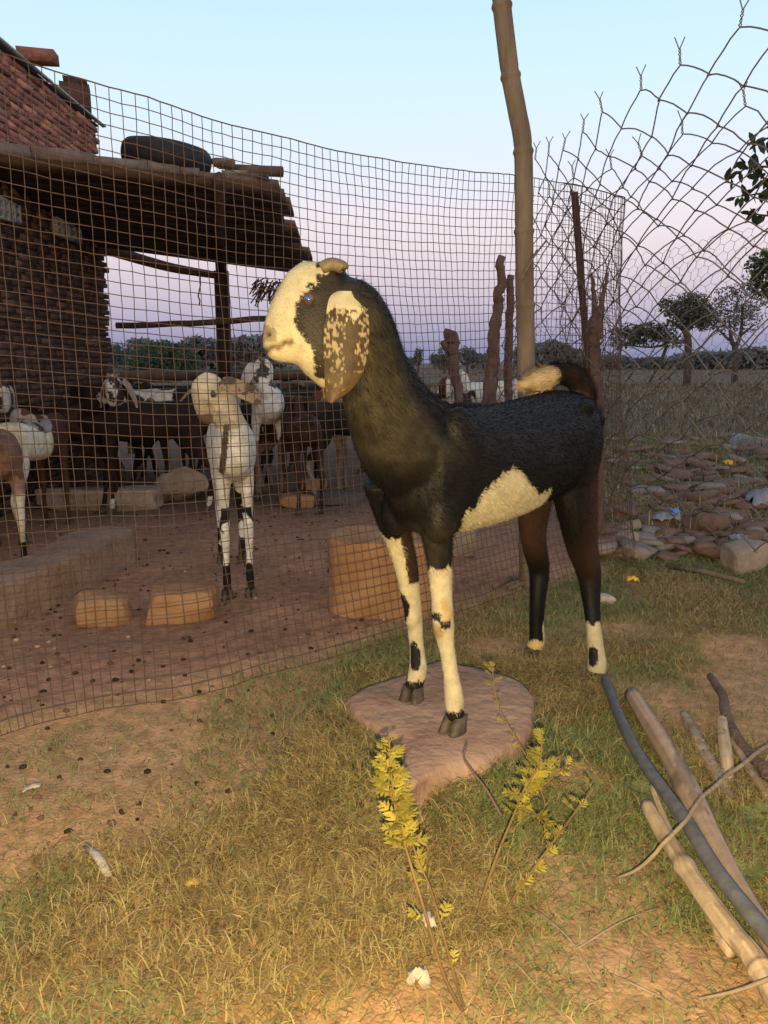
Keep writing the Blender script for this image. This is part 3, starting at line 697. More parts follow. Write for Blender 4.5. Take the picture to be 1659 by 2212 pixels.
far_tree('field_tree', 'round bushy tree beside the stubby post on the horizon', 1010, 785, 60, [(1010, 768, 20, 18), (1022, 775, 14, 12)], 1800, .09, (.09, .11, .105), [(1010, 795, 3), (1010, 775, 2)], [], 7, gt)
far_tree('field_tree', 'pair of loose small trees left of the stubby post', 960, 785, 60, [(958, 768, 14, 16), (945, 775, 16, 12), (968, 780, 14, 10)], 1500, .09, (.09, .11, .11), [(955, 795, 3), (957, 775, 2)], [], 8, gt)
far_tree('field_tree', 'small pointed tree just behind the goat nape on the horizon', 904, 785, 60, [(905, 768, 9, 16), (898, 780, 12, 10)], 1000, .09, (.09, .11, .11), [(905, 795, 2), (905, 775, 1)], [], 9, gt)
far_tree('field_tree', 'small hazy bush tree by the pen rail under the goat chin', 530, 790, 50, [(535, 795, 18, 11), (555, 790, 12, 8), (505, 800, 10, 8)], 1300, .08, (.09, .11, .11), [(530, 805, 2), (532, 795, 1)], [], 10, gt)
# far hedge belt: one mass, pale bluish leaf colour stands in for haze
rr = np.random.default_rng(4); n = 60000
xh = rr.uniform(-75, 75, n); top = .25 + 2.3 * fbm(np.stack([xh, xh * 0], 1), .11, 31) ** 2.0 * 2.0 + .6 * noise(np.stack([xh, xh * 0], 1), .6, 32)
gm = fbm(np.stack([xh, xh * 0], 1), .16, 35) + .12 * (rr.random(n) - .5) > .47 - .25 * sstep(15, 45, np.abs(xh)); xh, top = xh[gm], top[gm]; n = len(xh)
c = np.stack([xh, 88 + rr.uniform(-3, 3, n), top * rr.random(n) ** .7], 1)
e1 = rr.normal(size=(n, 3)) * .22; e2 = rr.normal(size=(n, 3)) * .16
tag(link('far_hedge', make_mesh('far_hedge', np.stack([c - e1, c + e2, c + e1, c - e2], 1).reshape(-1, 3), np.arange(n * 4).reshape(-1, 4), np.repeat(np.array([.14, .16, .17]) * rr.uniform(.7, 1.25, (n, 1)), 4, 0)), M['leaf']), 'belt of far off bushes and trees along the horizon', 'trees', kind='stuff')
# leafy branch at the right edge
nb = Q(1800, 620, 3.3); nb[2] = 0
bt = empty('leafy_tree', nb, 'near leafy tree whose dark leaf sprays enter at the right edge', 'tree')
mb = MB(); mb.tube(spline(np.array([(0, 0, 0), (.03, 0, .6), (0, 0, 1.2), (-.04, 0, 2.0)]), 12), np.linspace(.05, .015, 12), 8)
lv = MB(); rr = random.Random(12)
sprays = [[(1790, 300), (1700, 300), (1650, 300), (1628, 312)], [(1790, 340), (1700, 360), (1620, 362), (1568, 392)], [(1790, 360), (1700, 395), (1640, 380), (1600, 348)], [(1790, 380), (1690, 410), (1630, 420), (1590, 425)], [(1790, 450), (1720, 470), (1650, 465), (1618, 460)], [(1790, 420), (1700, 440), (1660, 400), (1640, 372)]]
for s_ in sprays:
    q = spline(np.array([Q(x, y, 3.3 + rr.uniform(-.12, .12)) for x, y in s_]), 26); mb.tube(q - nb, np.linspace(.008, .0018, 26), 5)
    for i in range(8, 26):
        for _ in range(1):
            d = np.array([rr.uniform(-1, .4), rr.uniform(-.6, .6), rr.uniform(-.9, .7)]); d /= np.linalg.norm(d); sd = np.cross(d, [rr.uniform(-1, 1), rr.uniform(-1, 1), rr.uniform(-1, 1)]); sd /= np.linalg.norm(sd)
            l = rr.uniform(.035, .058); w_ = l * .24; p0 = q[i] - nb; k = np.cross(d, sd) * l * .1
            lv.add([p0, p0 + d * l * .35 + sd * w_, p0 + d * l * .75 + sd * w_ * .8 + k, p0 + d * l * 1.05 + k * 2, p0 + d * l * .75 - sd * w_ * .8 + k, p0 + d * l * .35 - sd * w_], [[0, 1, 5], [1, 2, 4, 5], [2, 3, 4]], np.array((.03, .042, .025)) * rr.uniform(.6, 1.4))
mb.build('trunk', M['bark'], bt, True); lv.build('crown', M['leaf'], bt, col=True)

# ------------------------------------------------------------------ the stone under the goat's forefeet and stones in the pen
top = STONE; cen = top.mean(0); nt_ = len(top)
fine = spline(np.concatenate([top, top[:1]]), nt_ * 4)[:-1]
rings = []
for (sc, h_) in ((1.05, -.05), (1.045, .01), (1.03, .05), (1.012, .085), (.985, .099), (.93, .104), (.7, .106), (.4, .106), (.12, .106)):
    q = cen + (fine - cen) * sc
    q3 = np.concatenate([q, np.full((len(q), 1), h_)], 1)
    amp = .022 if h_ < .09 else .009
    q3 = q3 + np.stack([(fbm(q3 + 5, 12, 61 + a, 4) - .5) * amp * 2 for a in range(3)], 1)
    if .0 < h_ < .09: q3[:, :2] += (q3[:, :2] - cen) * ((noise(q3, 26, 66) - .5) * .05)[:, None]
    rings.append(q3)
mb = MB(); mb.rings(rings); mb.build('flat_boulder', M['stone'], None, True)
tag(bpy.data.objects['flat_boulder'], 'flat pinkish boulder on which the black goat puts its forefeet', 'boulder')
def prism(name, poly, h, mat, label, cat, seed, amp=.014, drop=-.04, n=4, bev=.03):
    poly = np.array(poly); cen = poly.mean(0); f = spline(np.concatenate([poly, poly[:1]]), len(poly) * n)[:-1]; rings = []
    for sc, h_ in ((1.03, drop), (1.03, .02), (1.02, h * .5), (1.01, h * .82), (1 - bev * .3, h * .96), (1 - bev * 1.4, h), (.75, h * 1.01), (.4, h * 1.0), (.1, h * 1.0)):
        q = cen + (f - cen) * sc; q3 = np.concatenate([q, np.full((len(q), 1), h_)], 1); a_ = amp if h_ < h * .95 else amp * .5
        rings.append(q3 + np.stack([(fbm(q3 + seed, 11, seed + a) - .5) * a_ * 2 for a in range(3)], 1))
    mb = MB(); mb.rings(rings); o = mb.build(name, mat, None, True); o.data.set_sharp_from_angle(angle=math.radians(35)); return tag(o, label, cat)
prism('stone_slab', [G(x, y, .15)[:2] for x, y in ((-120, 1305), (0, 1262), (93, 1229), (150, 1208), (200, 1189), (245, 1165), (286, 1146), (284, 1137), (230, 1134), (181, 1138), (130, 1160), (93, 1183), (20, 1212), (-120, 1245))], .15, M['slab_brown'], 'long flat brown stone slab lying on the left of the pen', 'stone slab', 24)
c_ = G(815, 1346)[:2] + np.array([.02, .19]); prism('stone_drum', [c_ + np.array([.20 * sg_c, .165 * sg_s]) for sg_c, sg_s in [(math.copysign(abs(math.cos(t)) ** .75, math.cos(t)), math.copysign(abs(math.sin(t)) ** .75, math.sin(t))) for t in np.arange(14) * math.pi / 7]], .275, M['stone_red'], 'big rounded red stone block behind the fence under the goat chest', 'stone block', 21, .012)
p = G(374, 1352); rock('stone_block', (p[0], p[1] + .09, .048), (.26, .16, .125), 22, M['stone_red'], 9, .03, .04, 'squarish tan stone block on the pen floor before the white goat', 'stone block', n=8)
p = G(190, 1356); rock('rough_stone', (p[0], p[1] + .10, .040), (.22, .18, .115), 23, M['stone_red'], 6, .12, .5, 'rough orange stone left of the squarish tan block', 'stone', tilt=(0, .25))
p = G(200, 1105); rock('stone_slab', (p[0], p[1] + .1, .06), (.75, .22, .15), 25, M['stone_grey'], 7, .10, .08, 'low grey stone slab far left beneath the black goat', 'stone slab', n=9)
p = G(385, 1082); rock('rough_stone', (p[0], p[1] + .1, .10), (.36, .25, .24), 26, M['stone_grey'], 3.5, .14, .2, 'chunky grey stone behind the legs of the white goat', 'stone', tilt=(0, -.2))
p = G(640, 1098); rock('pen_brick', (p[0], p[1] + .06, .035), (.215, .12, .08), 27, M['stone_red'], 8, .02, .05, 'brick lying in the pen, the nearer of a pair', 'brick')
p = G(675, 1062); rock('pen_brick', (p[0], p[1] + .06, .04), (.19, .12, .08), 28, M['stone_red'], 8, .02, -.05, 'brick lying in the pen, the farther of a pair', 'brick')
p = G(560, 1170); rock('dung_heap', (p[0] + .3, p[1] + 1.2, .01), (.5, .5, .08), 29, M['mortar'], 2, .1, .2, 'low heap of dark dung on the pen floor behind the bricks', 'dung heap')
p = G(985, 1215); rock('grey_stone', (p[0] + .03, p[1] + .1, .12), (.14, .12, .24), 30, M['stone_grey'], 4, .1, .2, 'upright bluish grey stone by the red block', 'stone')

# ------------------------------------------------------------------ rubble heap on the right
gr = 'broken bricks and flat stones in the heap beside the field'
rr = random.Random(31); nrub = 0
for i in range(285):
    py = 945 + 265 * rr.random() ** .85; px = rr.uniform(1285, 1760)
    if px < 1400 and 1040 < py < 1120 and rr.random() < .7: continue
    p = G(px, py); d = p[1]
    s_ = rr.uniform(.032, .085) * (1 + .06 * d)
    red = rr.random() < .80
    rock('broken_brick' if red else 'flat_stone', (p[0], p[1], height(p[None, 0], p[None, 1])[0] + s_ * .10 + rr.uniform(0, .06)), (s_ * rr.uniform(1.3, 2.4), s_ * rr.uniform(.9, 1.5), s_ * rr.uniform(.25, .6)), 100 + i, M['brick_heap'] if red and 'brick_heap' in M else M['stone_rub' if red else 'stone_pale'], 14, .10, rr.uniform(-.7, .7),
         'reddish broken brick lying in the heap beside the field' if red else 'dull pale flat stone lying in the heap beside the field', 'brick' if red else 'stone', gr, n=3, smooth=False, cuts=6, tilt=(rr.uniform(-.25, .25), rr.uniform(-.3, .3)))
def big(px, py, dims, seed, mat, label, rz=0, tilt=(0, 0), cat='stone', power=7):
    p = G(px, py); return rock('rubble_stone', (p[0], p[1] + dims[1] * .4, dims[2] * .4), dims, seed, mat, power, .1, rz, label, cat, n=7, tilt=tilt)
big(1618, 1238, (.17, .14, .14), 301, M['stone_grey'], 'large pale pinkish stone at the right edge below the heap', .2, (0, -.2))
big(1530, 1160, (.20, .15, .13), 302, M['stone_rub'], 'large rounded reddish stone near the white plastic scrap', .4, (0, .25))
big(1610, 1120, (.34, .24, .10), 303, M['stone_rub'], 'wide slanting red slab at the right edge of the heap', -.2, (.1, .15))
big(1440, 1150, (.25, .17, .09), 304, M['stone_rub'], 'broad flat reddish stone in the middle of the heap', .2, (.1, -.1))
big(1352, 1190, (.12, .1, .10), 305, M['stone_grey'], 'small bluish grey stone in the grass behind the goat', .2)
big(1340, 1140, (.085, .05, .085), 306, M['stone_red'], 'small bright orange brick piece leaning beside the goat hind leg', .2, (0, .5), 'brick')
big(1630, 975, (.45, .3, .16), 307, M['plaster_dark'], 'grey blue concrete slab lying at the far right of the heap', .2, (0, .2))
big(1311, 1308, (.075, .06, .04), 308, M['pale_scrap'], 'small pale stone in grass right of the goat hind leg', .2, (0, .1))
def scrap(name, px, py, sx, sy, mat, label, cat, h_=.03, seed=1, flat=.3, rz=0):
    r3 = np.random.default_rng(seed); p = G(px, py, h_); n = 7; u, v = np.meshgrid(np.linspace(-1, 1, n), np.linspace(-1, 1, n)); rr_ = np.sqrt(np.maximum(u ** 2, v ** 2))
    X = np.stack([u * sx * (1 + r3.uniform(-.25, .25, u.shape)), v * sy * (1 + r3.uniform(-.25, .25, u.shape)), r3.uniform(-1, 1, u.shape) * flat * min(sx, sy) + flat * sx * (1 - rr_ ** 2)], -1).reshape(-1, 3)
    ii = np.arange(n * n).reshape(n, n); F4 = np.stack([ii[:-1, :-1], ii[:-1, 1:], ii[1:, 1:], ii[1:, :-1]], -1).reshape(-1, 4)
    o = link(name, make_mesh(name, X, F4, None, True), mat, None, p); md = o.modifiers.new('s', 'SOLIDIFY'); md.thickness = .002
    o.rotation_euler = (0, 0, rz); return tag(o, label, cat)
scrap('plastic_scrap', 1600, 1165, .035, .05, M['plastic'], 'white crumpled plastic scrap beside the large rounded stone', 'plastic scrap', .10, 1, .5)
scrap('plastic_scrap', 1645, 1080, .09, .07, M['plastic'], 'larger pale blue plastic bag at the right edge of the heap', 'plastic bag', .12, 2, .5)
scrap('plastic_scrap', 1440, 1118, .07, .05, M['plastic'], 'pale plastic sheet lying flat in the heap next to a blue bit', 'plastic scrap', .08, 3, .3)
scrap('plastic_bit', 1458, 1104, .02, .025, M['blue_plastic'], 'small bright blue plastic bit in the heap', 'plastic bit', .12, 4, .6)
scrap('yellow_leaf', 1366, 1250, .022, .018, M['yellow_leaf'], 'bright orange yellow fallen leaf in the grass', 'leaf', .05, 5, .4)
scrap('yellow_flower', 1571, 1000, .03, .03, M['yellow_leaf'], 'small yellow bloom among the rubble', 'flower', .12, 6, .6)
scrap('paper_scrap', 70, 1700, .018, .009, M['pale_scrap'], 'small white scrap on the bare soil at far left', 'scrap', .012, 7, .3, .5)
scrap('paper_scrap', 676, 1560, .011, .006, M['pale_scrap'], 'tiny pale scrap at the edge of the grass left of the boulder', 'scrap', .012, 8, .3)
scrap('paper_scrap', 905, 2110, .015, .012, M['pale_scrap'], 'round crumpled pale scrap near the bottom stems', 'scrap', .02, 9, .8)
scrap('paper_scrap', 925, 1985, .009, .016, M['pale_scrap'], 'pale scrap in the grass between the two weed stems', 'scrap', .02, 10, .5, .4)
scrap('dry_leaf', 415, 1905, .012, .009, M['dull_leaf'], 'small yellowish dry leaf in the straw', 'leaf', .02, 11, .4)
mb = MB(); a, b = G(185, 1825, .012), G(235, 1893, .012); mb.tube([a, (a + b) / 2 + [0.003, 0, .006], b], [.0035, .005, .0035], 6, flat=[1.8] * 3)
loose('x', 'white flat strip lying on the soil at lower left', 'strip', mb.build('white_strip', M['pale_scrap']))
for k, (x0, y0, x1, y1, lb) in enumerate(((1065, 1268, 1140, 1243, 'pale split bamboo piece lying in grass beneath the goat belly'), (1100, 1272, 1150, 1262, 'short pale stick beside the split bamboo piece'), (1440, 1222, 1610, 1258, 'long pale cane lying at the grass edge below the heap'))):
    a, b = G(x0, y0, .02), G(x1, y1, .02); mb = MB(); mb.tube([a, (a + b) / 2 + [0, 0, .008], b], [.012, .012, .010], 6, flat=[.5] * 3)
    loose('x', lb, 'stick', mb.build('dry_stick', M['bamboo']))

# ------------------------------------------------------------------ poles, pipe and sticks lying at lower right
def lying(name, label, cat, pts, r, mat, n=12, group=None, knots=(), wob=0):
    q = spline(np.array([G(x, y, h_) for x, y, h_ in pts]), 60); rad = np.interp(np.linspace(0, 1, 60), np.linspace(0, 1, len(r)), r)
    for k in knots: rad = rad + .004 * np.exp(-((np.linspace(0, 1, 60) - k) / .012) ** 2)
    if wob: q = q + np.stack([(noise(np.stack([np.arange(60) * .25, np.full(60, k * 5.)], 1), 1, 17) - .5) * wob for k in range(3)], 1); rad = rad * (1 + .12 * (noise(np.arange(60)[:, None] * np.array([[.12, 0, 0]]), 1, 9) - .5))
    mb = MB()
    if mat in (M['log'], M['bamboo_lying'], M['bamboo']):
        n = 24; bc = np.array({'peeling_log': (.30, .215, .17), 'dry_bamboo': (.40, .295, .20), 'bamboo': (.27, .20, .14)}[mat.name]); sd = len(name) + int(abs(pts[0][0]))
        ii_, kk = np.meshgrid(np.arange(60), np.arange(n), indexing='ij'); st = noise(np.stack([ii_ * .07, np.cos(kk * 2 * math.pi / n) * 4, np.sin(kk * 2 * math.pi / n) * 4], -1), 1, sd); bl = fbm(np.stack([ii_ * .16, np.cos(kk * 2 * math.pi / n) * .8, np.sin(kk * 2 * math.pi / n) * .8], -1), 1, sd + 3)
        cc = bc * (.55 + .6 * st + .35 * bl)[..., None] * np.where(bl > .62, .62, 1.0)[..., None]
        for k in knots: cc[int(k * 59)] *= .55
        mb.tube(q, rad, n, col=cc.reshape(-1, 3)); return tag(mb.build(name, M['streaky_wood'], None, True, True), label, cat, group)
    mb.tube(q, rad, n); return tag(mb.build(name, mat, None, True), label, cat, group)
lying('grey_pipe', 'long grey plastic pipe lying across the dry poles', 'pipe', [(1308, 1466, .03), (1331, 1531, .055), (1375, 1623, .075), (1433, 1707, .085), (1484, 1778, .09), (1551, 1887, .09), (1659, 2019, .085), (1760, 2130, .08)], [.0125, .0128, .013], M['pipe'], 16)
lying('peeling_log', 'thick pinkish peeling log with split end under the pipe', 'log', [(1366, 1502, .03), (1432, 1612, .024), (1487, 1707, .025), (1535, 1803, .025), (1590, 1905, .026), (1650, 2010, .026), (1740, 2160, .026)], [.021, .023, .024, .021, .017, .015, .015], M['log'], 18, wob=.004)
lying('bamboo_log', 'pale bamboo log with thick joint at the lower right corner', 'bamboo', [(1398, 1742, .018), (1455, 1840, .022), (1560, 1985, .03), (1640, 2085, .03), (1690, 2170, .03), (1760, 2290, .03)], [.014, .016, .018, .020, .021], M['bamboo_lying'], 16, knots=(.25, .62), wob=.004)
lying('bent_cane', 'thin pale cane lying left of the bamboo log', 'cane', [(1408, 1700, .012), (1440, 1790, .014), (1475, 1868, .014), (1511, 1925, .014), (1545, 1995, .014), (1580, 2062, .012)], [.006, .007, .008, .009, .010], M['bamboo_lying'], 10, wob=.006)
lying('thin_stick', 'thin pinkish stick crossing over pipe and log', 'stick', [(1336, 1898, .04), (1372, 1880, .06), (1416, 1843, .09), (1467, 1792, .125), (1528, 1714, .13), (1590, 1660, .125), (1659, 1609, .12), (1760, 1540, .1)], [.0025, .0035, .004, .0045], M['twig'], 8, wob=.004)
lying('thin_stick', 'thin dark twig at the bottom right corner', 'stick', [(1510, 2158, .035), (1585, 2142, .05), (1659, 2116, .07), (1750, 2080, .08)], [.002, .003, .0035], M['twig'], 7)
lying('wood_piece', 'short flat squared wood piece lying at the right', 'wood', [(1560, 1556, .03), (1563, 1590, .03), (1570, 1645, .025), (1575, 1690, .01)], [.013, .014, .014, .010], M['bamboo_lying'], 6)
lying('dark_branch', 'dark rough branch lying at the right edge', 'branch', [(1536, 1464, .02), (1560, 1510, .03), (1585, 1575, .03), (1630, 1640, .03), (1700, 1720, .03)], [.010, .012, .013, .014], M['wood_post'], 9, wob=.01)
lying('tan_stick', 'tan stick lying beside the dark rough branch', 'stick', [(1576, 1598, .02), (1612, 1650, .025), (1659, 1722, .025), (1720, 1800, .02)], [.008, .009, .010], M['bamboo'], 9, wob=.004)
lying('mud_plank', 'half buried grey brown plank in the grass beside the log', 'plank', [(1478, 1545, .006), (1510, 1605, .01), (1545, 1665, .01), (1580, 1730, .005)], [.010, .016, .018, .012], M['stone_grey'], 8, wob=.006)
rr = random.Random(9)
for k, (x0, y0, x1, y1) in enumerate(((1246, 2050, 1420, 1960), (1090, 2060, 1215, 2195), (1320, 2105, 1500, 2190), (330, 1790, 400, 1870), (560, 2150, 660, 2075), (250, 2000, 400, 1950), (1150, 1960, 1300, 2140))):
    a, b = G(x0, y0, .012), G(x1, y1, .012); m_ = (a + b) / 2 + np.array([rr.uniform(-.02, .02), rr.uniform(-.02, .02), .012]); mb = MB(); mb.tube(spline([a, m_, b], 10), np.linspace(.0018, .001, 10), 6)
    tag(mb.build('dry_twig', M['twig'], None, True), ['dry brown twig lying left of the bamboo log', 'dry twig lying beside the stems of the middle weed', 'dry twig in the bottom right grass', 'pale curved straw twig near the white strip', 'bent twig at the bottom centre left', 'straw twig in the dry grass at lower left', 'long thin twig slanting down between weeds and cane'][k], 'twig')

# ------------------------------------------------------------------ weeds in the foreground
def lobed_leaf(mb, p0, d, nrm_, l, col, rr):
    d = d / np.linalg.norm(d); s_ = np.cross(d, nrm_); s_ /= np.linalg.norm(s_); nn = np.cross(s_, d)
    def lobe(o, dd, ln, wd):
        dd = dd / np.linalg.norm(dd); ss = np.cross(dd, nn); b = nn * ln * rr.uniform(-.25, .1)
        mb.add([o - ss * wd * .5, o + ss * wd * .5, o + dd * ln * .55 + ss * wd * .75 + b * .5, o + dd * ln + b, o + dd * ln * .55 - ss * wd * .75 + b * .5], [[0, 1, 2, 4], [2, 3, 4]], col * rr.uniform(.8, 1.15))
    lobe(p0, d, l * .55, l * .055)
    for t, k in ((.30, .42), (.52, .46), (.72, .34)):
        o = p0 + d * l * t
        for sg in (-1, 1): lobe(o, d * .75 + s_ * sg * rr.uniform(.7, 1.1), l * k * rr.uniform(.8, 1.1), l * .085)
    lobe(p0 + d * l * .5, d, l * .55, l * .11)
def weed(name, label, stems, seed, group='lobed weeds in front of the boulder'):
    rr = random.Random(seed); b = np.array(Q(*stems[0]['p'][0])); b[2] = 0
    o = empty(name, b, label, 'weed', group); st = MB(); lf = MB()
    for s_ in stems:
        q = spline(np.array([Q(*p) for p in s_['p']]), 40)
        if s_.get('root'): q[0][2] = 0
        st.tube(q - b, np.linspace(s_['r'][0], s_['r'][1], 40), 7, col=None)
        c = np.array(s_.get('c', (.32, .27, .05)))
        for (t0, t1, n, l0, l1) in s_['l']:
            for i in range(n):
                t = t0 + (t1 - t0) * (i + rr.random() * .6) / n; k = int(t * 39); p = q[k] - b; tg = q[min(k + 1, 39)] - q[max(k - 1, 0)]; tg = tg / np.linalg.norm(tg)
                a = rr.uniform(0, 6.28) if not s_.get('tip') else i * 2.4; side = np.array([math.cos(a), math.sin(a) * .8, 0])
                d = tg * rr.uniform(.25, .9) + side; l = l0 + (l1 - l0) * i / max(1, n - 1)
                lobed_leaf(lf, p, d, tg * .8 - side * .5 + np.array([0, -.5, .3]), l * rr.uniform(.8, 1.2), c * rr.uniform(.75, 1.15), rr)
    st.build('stem', M['weed_stem'], o, True); lf.build('foliage', M['plant'], o, col=True)
weed('lobed_weed', 'leafy yellow green weed standing in front of the boulder at the left', [
    {'p': [(1012, 2205, .93), (960, 2110, .94), (915, 1960, .96), (885, 1860, .985), (858, 1765, 1.0), (846, 1680, 1.02), (840, 1590, 1.04)], 'r': (.0028, .0014), 'root': 1, 'l': [(.30, .38, 1, .03, .03), (.56, .88, 50, .034, .028), (.86, 1.0, 14, .032, .018)]},
    {'p': [(1010, 2200, .935), (985, 2120, .95), (955, 2010, .97), (930, 1920, .985), (900, 1850, 1.0), (876, 1770, 1.01)], 'r': (.0024, .0012), 'root': 1, 'l': [(.25, .5, 2, .028, .028), (.62, .75, 3, .035, .035), (.85, 1, 5, .03, .03)]}], 3)
weed('lobed_weed', 'branching weed with reddish stems in front of the boulder at the right', [
    {'p': [(1028, 1995, 1.115), (1042, 1940, 1.125), (1075, 1845, 1.14), (1108, 1765, 1.16), (1135, 1700, 1.17), (1165, 1650, 1.18), (1172, 1585, 1.2)], 'r': (.003, .0012), 'root': 1, 'l': [(.32, .45, 1, .03, .03), (.52, .86, 36, .031, .027), (.84, 1, 12, .032, .022)]},
    {'p': [(1138, 1712, 1.17), (1175, 1695, 1.17), (1205, 1668, 1.17), (1228, 1650, 1.17)], 'r': (.0016, .0009), 'l': [(.2, 1, 15, .030, .024)]},
    {'p': [(1120, 1745, 1.16), (1160, 1760, 1.15), (1180, 1790, 1.15)], 'r': (.0013, .0008), 'l': [(.2, 1, 11, .032, .026)]}], 5)
weed('lobed_weed', 'thin sparse weed rising before the boulder to the goat legs', [
    {'p': [(1180, 1740, 1.31), (1150, 1660, 1.34), (1115, 1595, 1.37), (1085, 1545, 1.39), (1068, 1490, 1.4), (1064, 1430, 1.42)], 'r': (.0016, .0009), 'root': 1, 'l': [(.1, .8, 12, .018, .018), (.84, 1, 9, .030, .020)]}], 7)
weed('lobed_weed', 'slanting weed stem with few leaves, rightmost of the foreground weeds', [
    {'p': [(1086, 2000, 1.11), (1100, 1955, 1.12), (1150, 1880, 1.13), (1200, 1812, 1.15), (1245, 1752, 1.16), (1284, 1702, 1.17)], 'r': (.0022, .0011), 'root': 1, 'l': [(.2, 1, 15, .026, .026)]}], 9)
mb = MB(); mb.tube(spline(np.array([Q(1085, 1765, 1.2), Q(1050, 1705, 1.22), Q(1015, 1660, 1.24), Q(1002, 1635, 1.25), Q(1010, 1607, 1.26)]), 24), np.linspace(.0026, .0016, 24), 7)
tag(mb.build('bare_twig', M['wood_post'], None, True), 'bare crooked dark twig in front of the boulder', 'twig')
# ground hugging weeds among the poles
for k, (px, py, s_, lb) in enumerate(((1640, 1790, .05, 'pale leafy weed rosette among the poles at the right edge'), (1385, 1720, .03, 'small weed rosette left of the grey pipe'), (1600, 1900, .04, 'weed rosette right of the bamboo log'))):
    p = G(px, py); rr = random.Random(40 + k); lf = MB()
    for i in range(14):
        a = i * 2.4; d = np.array([math.cos(a), math.sin(a), rr.uniform(.1, .6)]); lobed_leaf(lf, np.array([0, 0, .008]), d, np.array([0, 0, 1.]), s_ * rr.uniform(.7, 1.3), np.array((.20, .22, .09)), rr)
    tag(lf.build('weed_rosette', M['plant'], None, col=True, loc=p), lb, 'weed')
# ------------------------------------------------------------------ goats
HK = .000868
HSEC = [(768, 612, 762, 800, .046), (737, 578, 722, 835, .053), (700, 567, 692, 838, .055), (655, 567, 655, 806, .054), (622, 590, 640, 786, .047), (594, 636, 617, 781, .038),
        (575, 682, 596, 780, .031), (566, 713, 582, 773, .027), (565, 735, 571, 763, .017)]
def h2(px, py): return -(px - 665) * HK, -(py - 650) * HK
WHITE_HEAD = [h2(*q) for q in [(690, 530), (683, 572), (684, 584), (697, 585), (706, 594), (691, 601), (681, 623), (668, 632), (653, 637), (639, 659), (633, 698), (645, 722), (663, 742), (671, 755), (676, 781), (675, 807), (685, 814), (700, 818), (704, 830), (706, 866), (690, 900), (600, 930), (480, 900), (480, 500), (690, 480)]]
def voxel_body(name, mb, vox, iters, mat):
    me = mb.mesh(name); o = bpy.data.objects.new(name, me); COL.objects.link(o)
    m1 = o.modifiers.new('r', 'REMESH'); m1.mode = 'VOXEL'; m1.voxel_size = vox; m1.use_smooth_shade = True
    m2 = o.modifiers.new('s', 'SMOOTH'); m2.factor = .5; m2.iterations = iters
    bpy.context.view_layer.update()
    dg = bpy.context.evaluated_depsgraph_get(); me2 = bpy.data.meshes.new_from_object(o.evaluated_get(dg)); me2.name = name
    bpy.data.objects.remove(o); bpy.data.meshes.remove(me)
    return me2
def verts(me):
    v = np.zeros(len(me.vertices) * 3, np.float32); me.vertices.foreach_get('co', v); return v.reshape(-1, 3).astype(float)
TRUNK = [(-.455, .70, .62, .03), (-.43, .765, .585, .07), (-.36, .80, .555, .105), (-.24, .805, .54, .120), (-.08, .795, .52, .130), (.08, .785, .508, .130), (.20, .79, .51, .122), (.30, .805, .525, .112), (.39, .80, .55, .098), (.46, .765, .58, .07), (.50, .715, .62, .03)]
def gen_legs(wf=1.0):
    Ls = []
    for s_ in (1, -1):
        Ls.append([((.31, .065 * s_, .68), .07), ((.30, .085 * s_, .54), .050), ((.30, .088 * s_, .43), .029), ((.315, .088 * s_, .31), .025), ((.305, .088 * s_, .2), .0165), ((.305, .088 * s_, .085), .021), ((.318, .088 * s_, .04), .018)])
        s_ *= wf if False else 1
        Ls.append([((-.30, .06 * s_, .68), .09), ((-.27, .09 * s_, .53), .066), ((-.33, .093 * s_, .40), .038), ((-.405, .093 * s_, .30), .027), ((-.38, .093 * s_, .18), .018), ((-.365, .093 * s_, .085), .022), ((-.348, .093 * s_, .04), .019)])
    return [[((q[0], q[1] * wf, q[2]), r) for q, r in l] for l in Ls]
def ball(mb, c, r, rot=None):
    th = np.linspace(.08, math.pi - .08, 12); ph = np.arange(18) * math.pi / 9
    rg = [np.stack([np.sin(t) * np.cos(ph), np.sin(t) * np.sin(ph), np.full(18, np.cos(t))], 1) * np.array(r) for t in th]
    if rot is not None: rg = [q @ np.asarray(rot).T for q in rg]
    mb.rings([q + np.array(c) for q in rg])
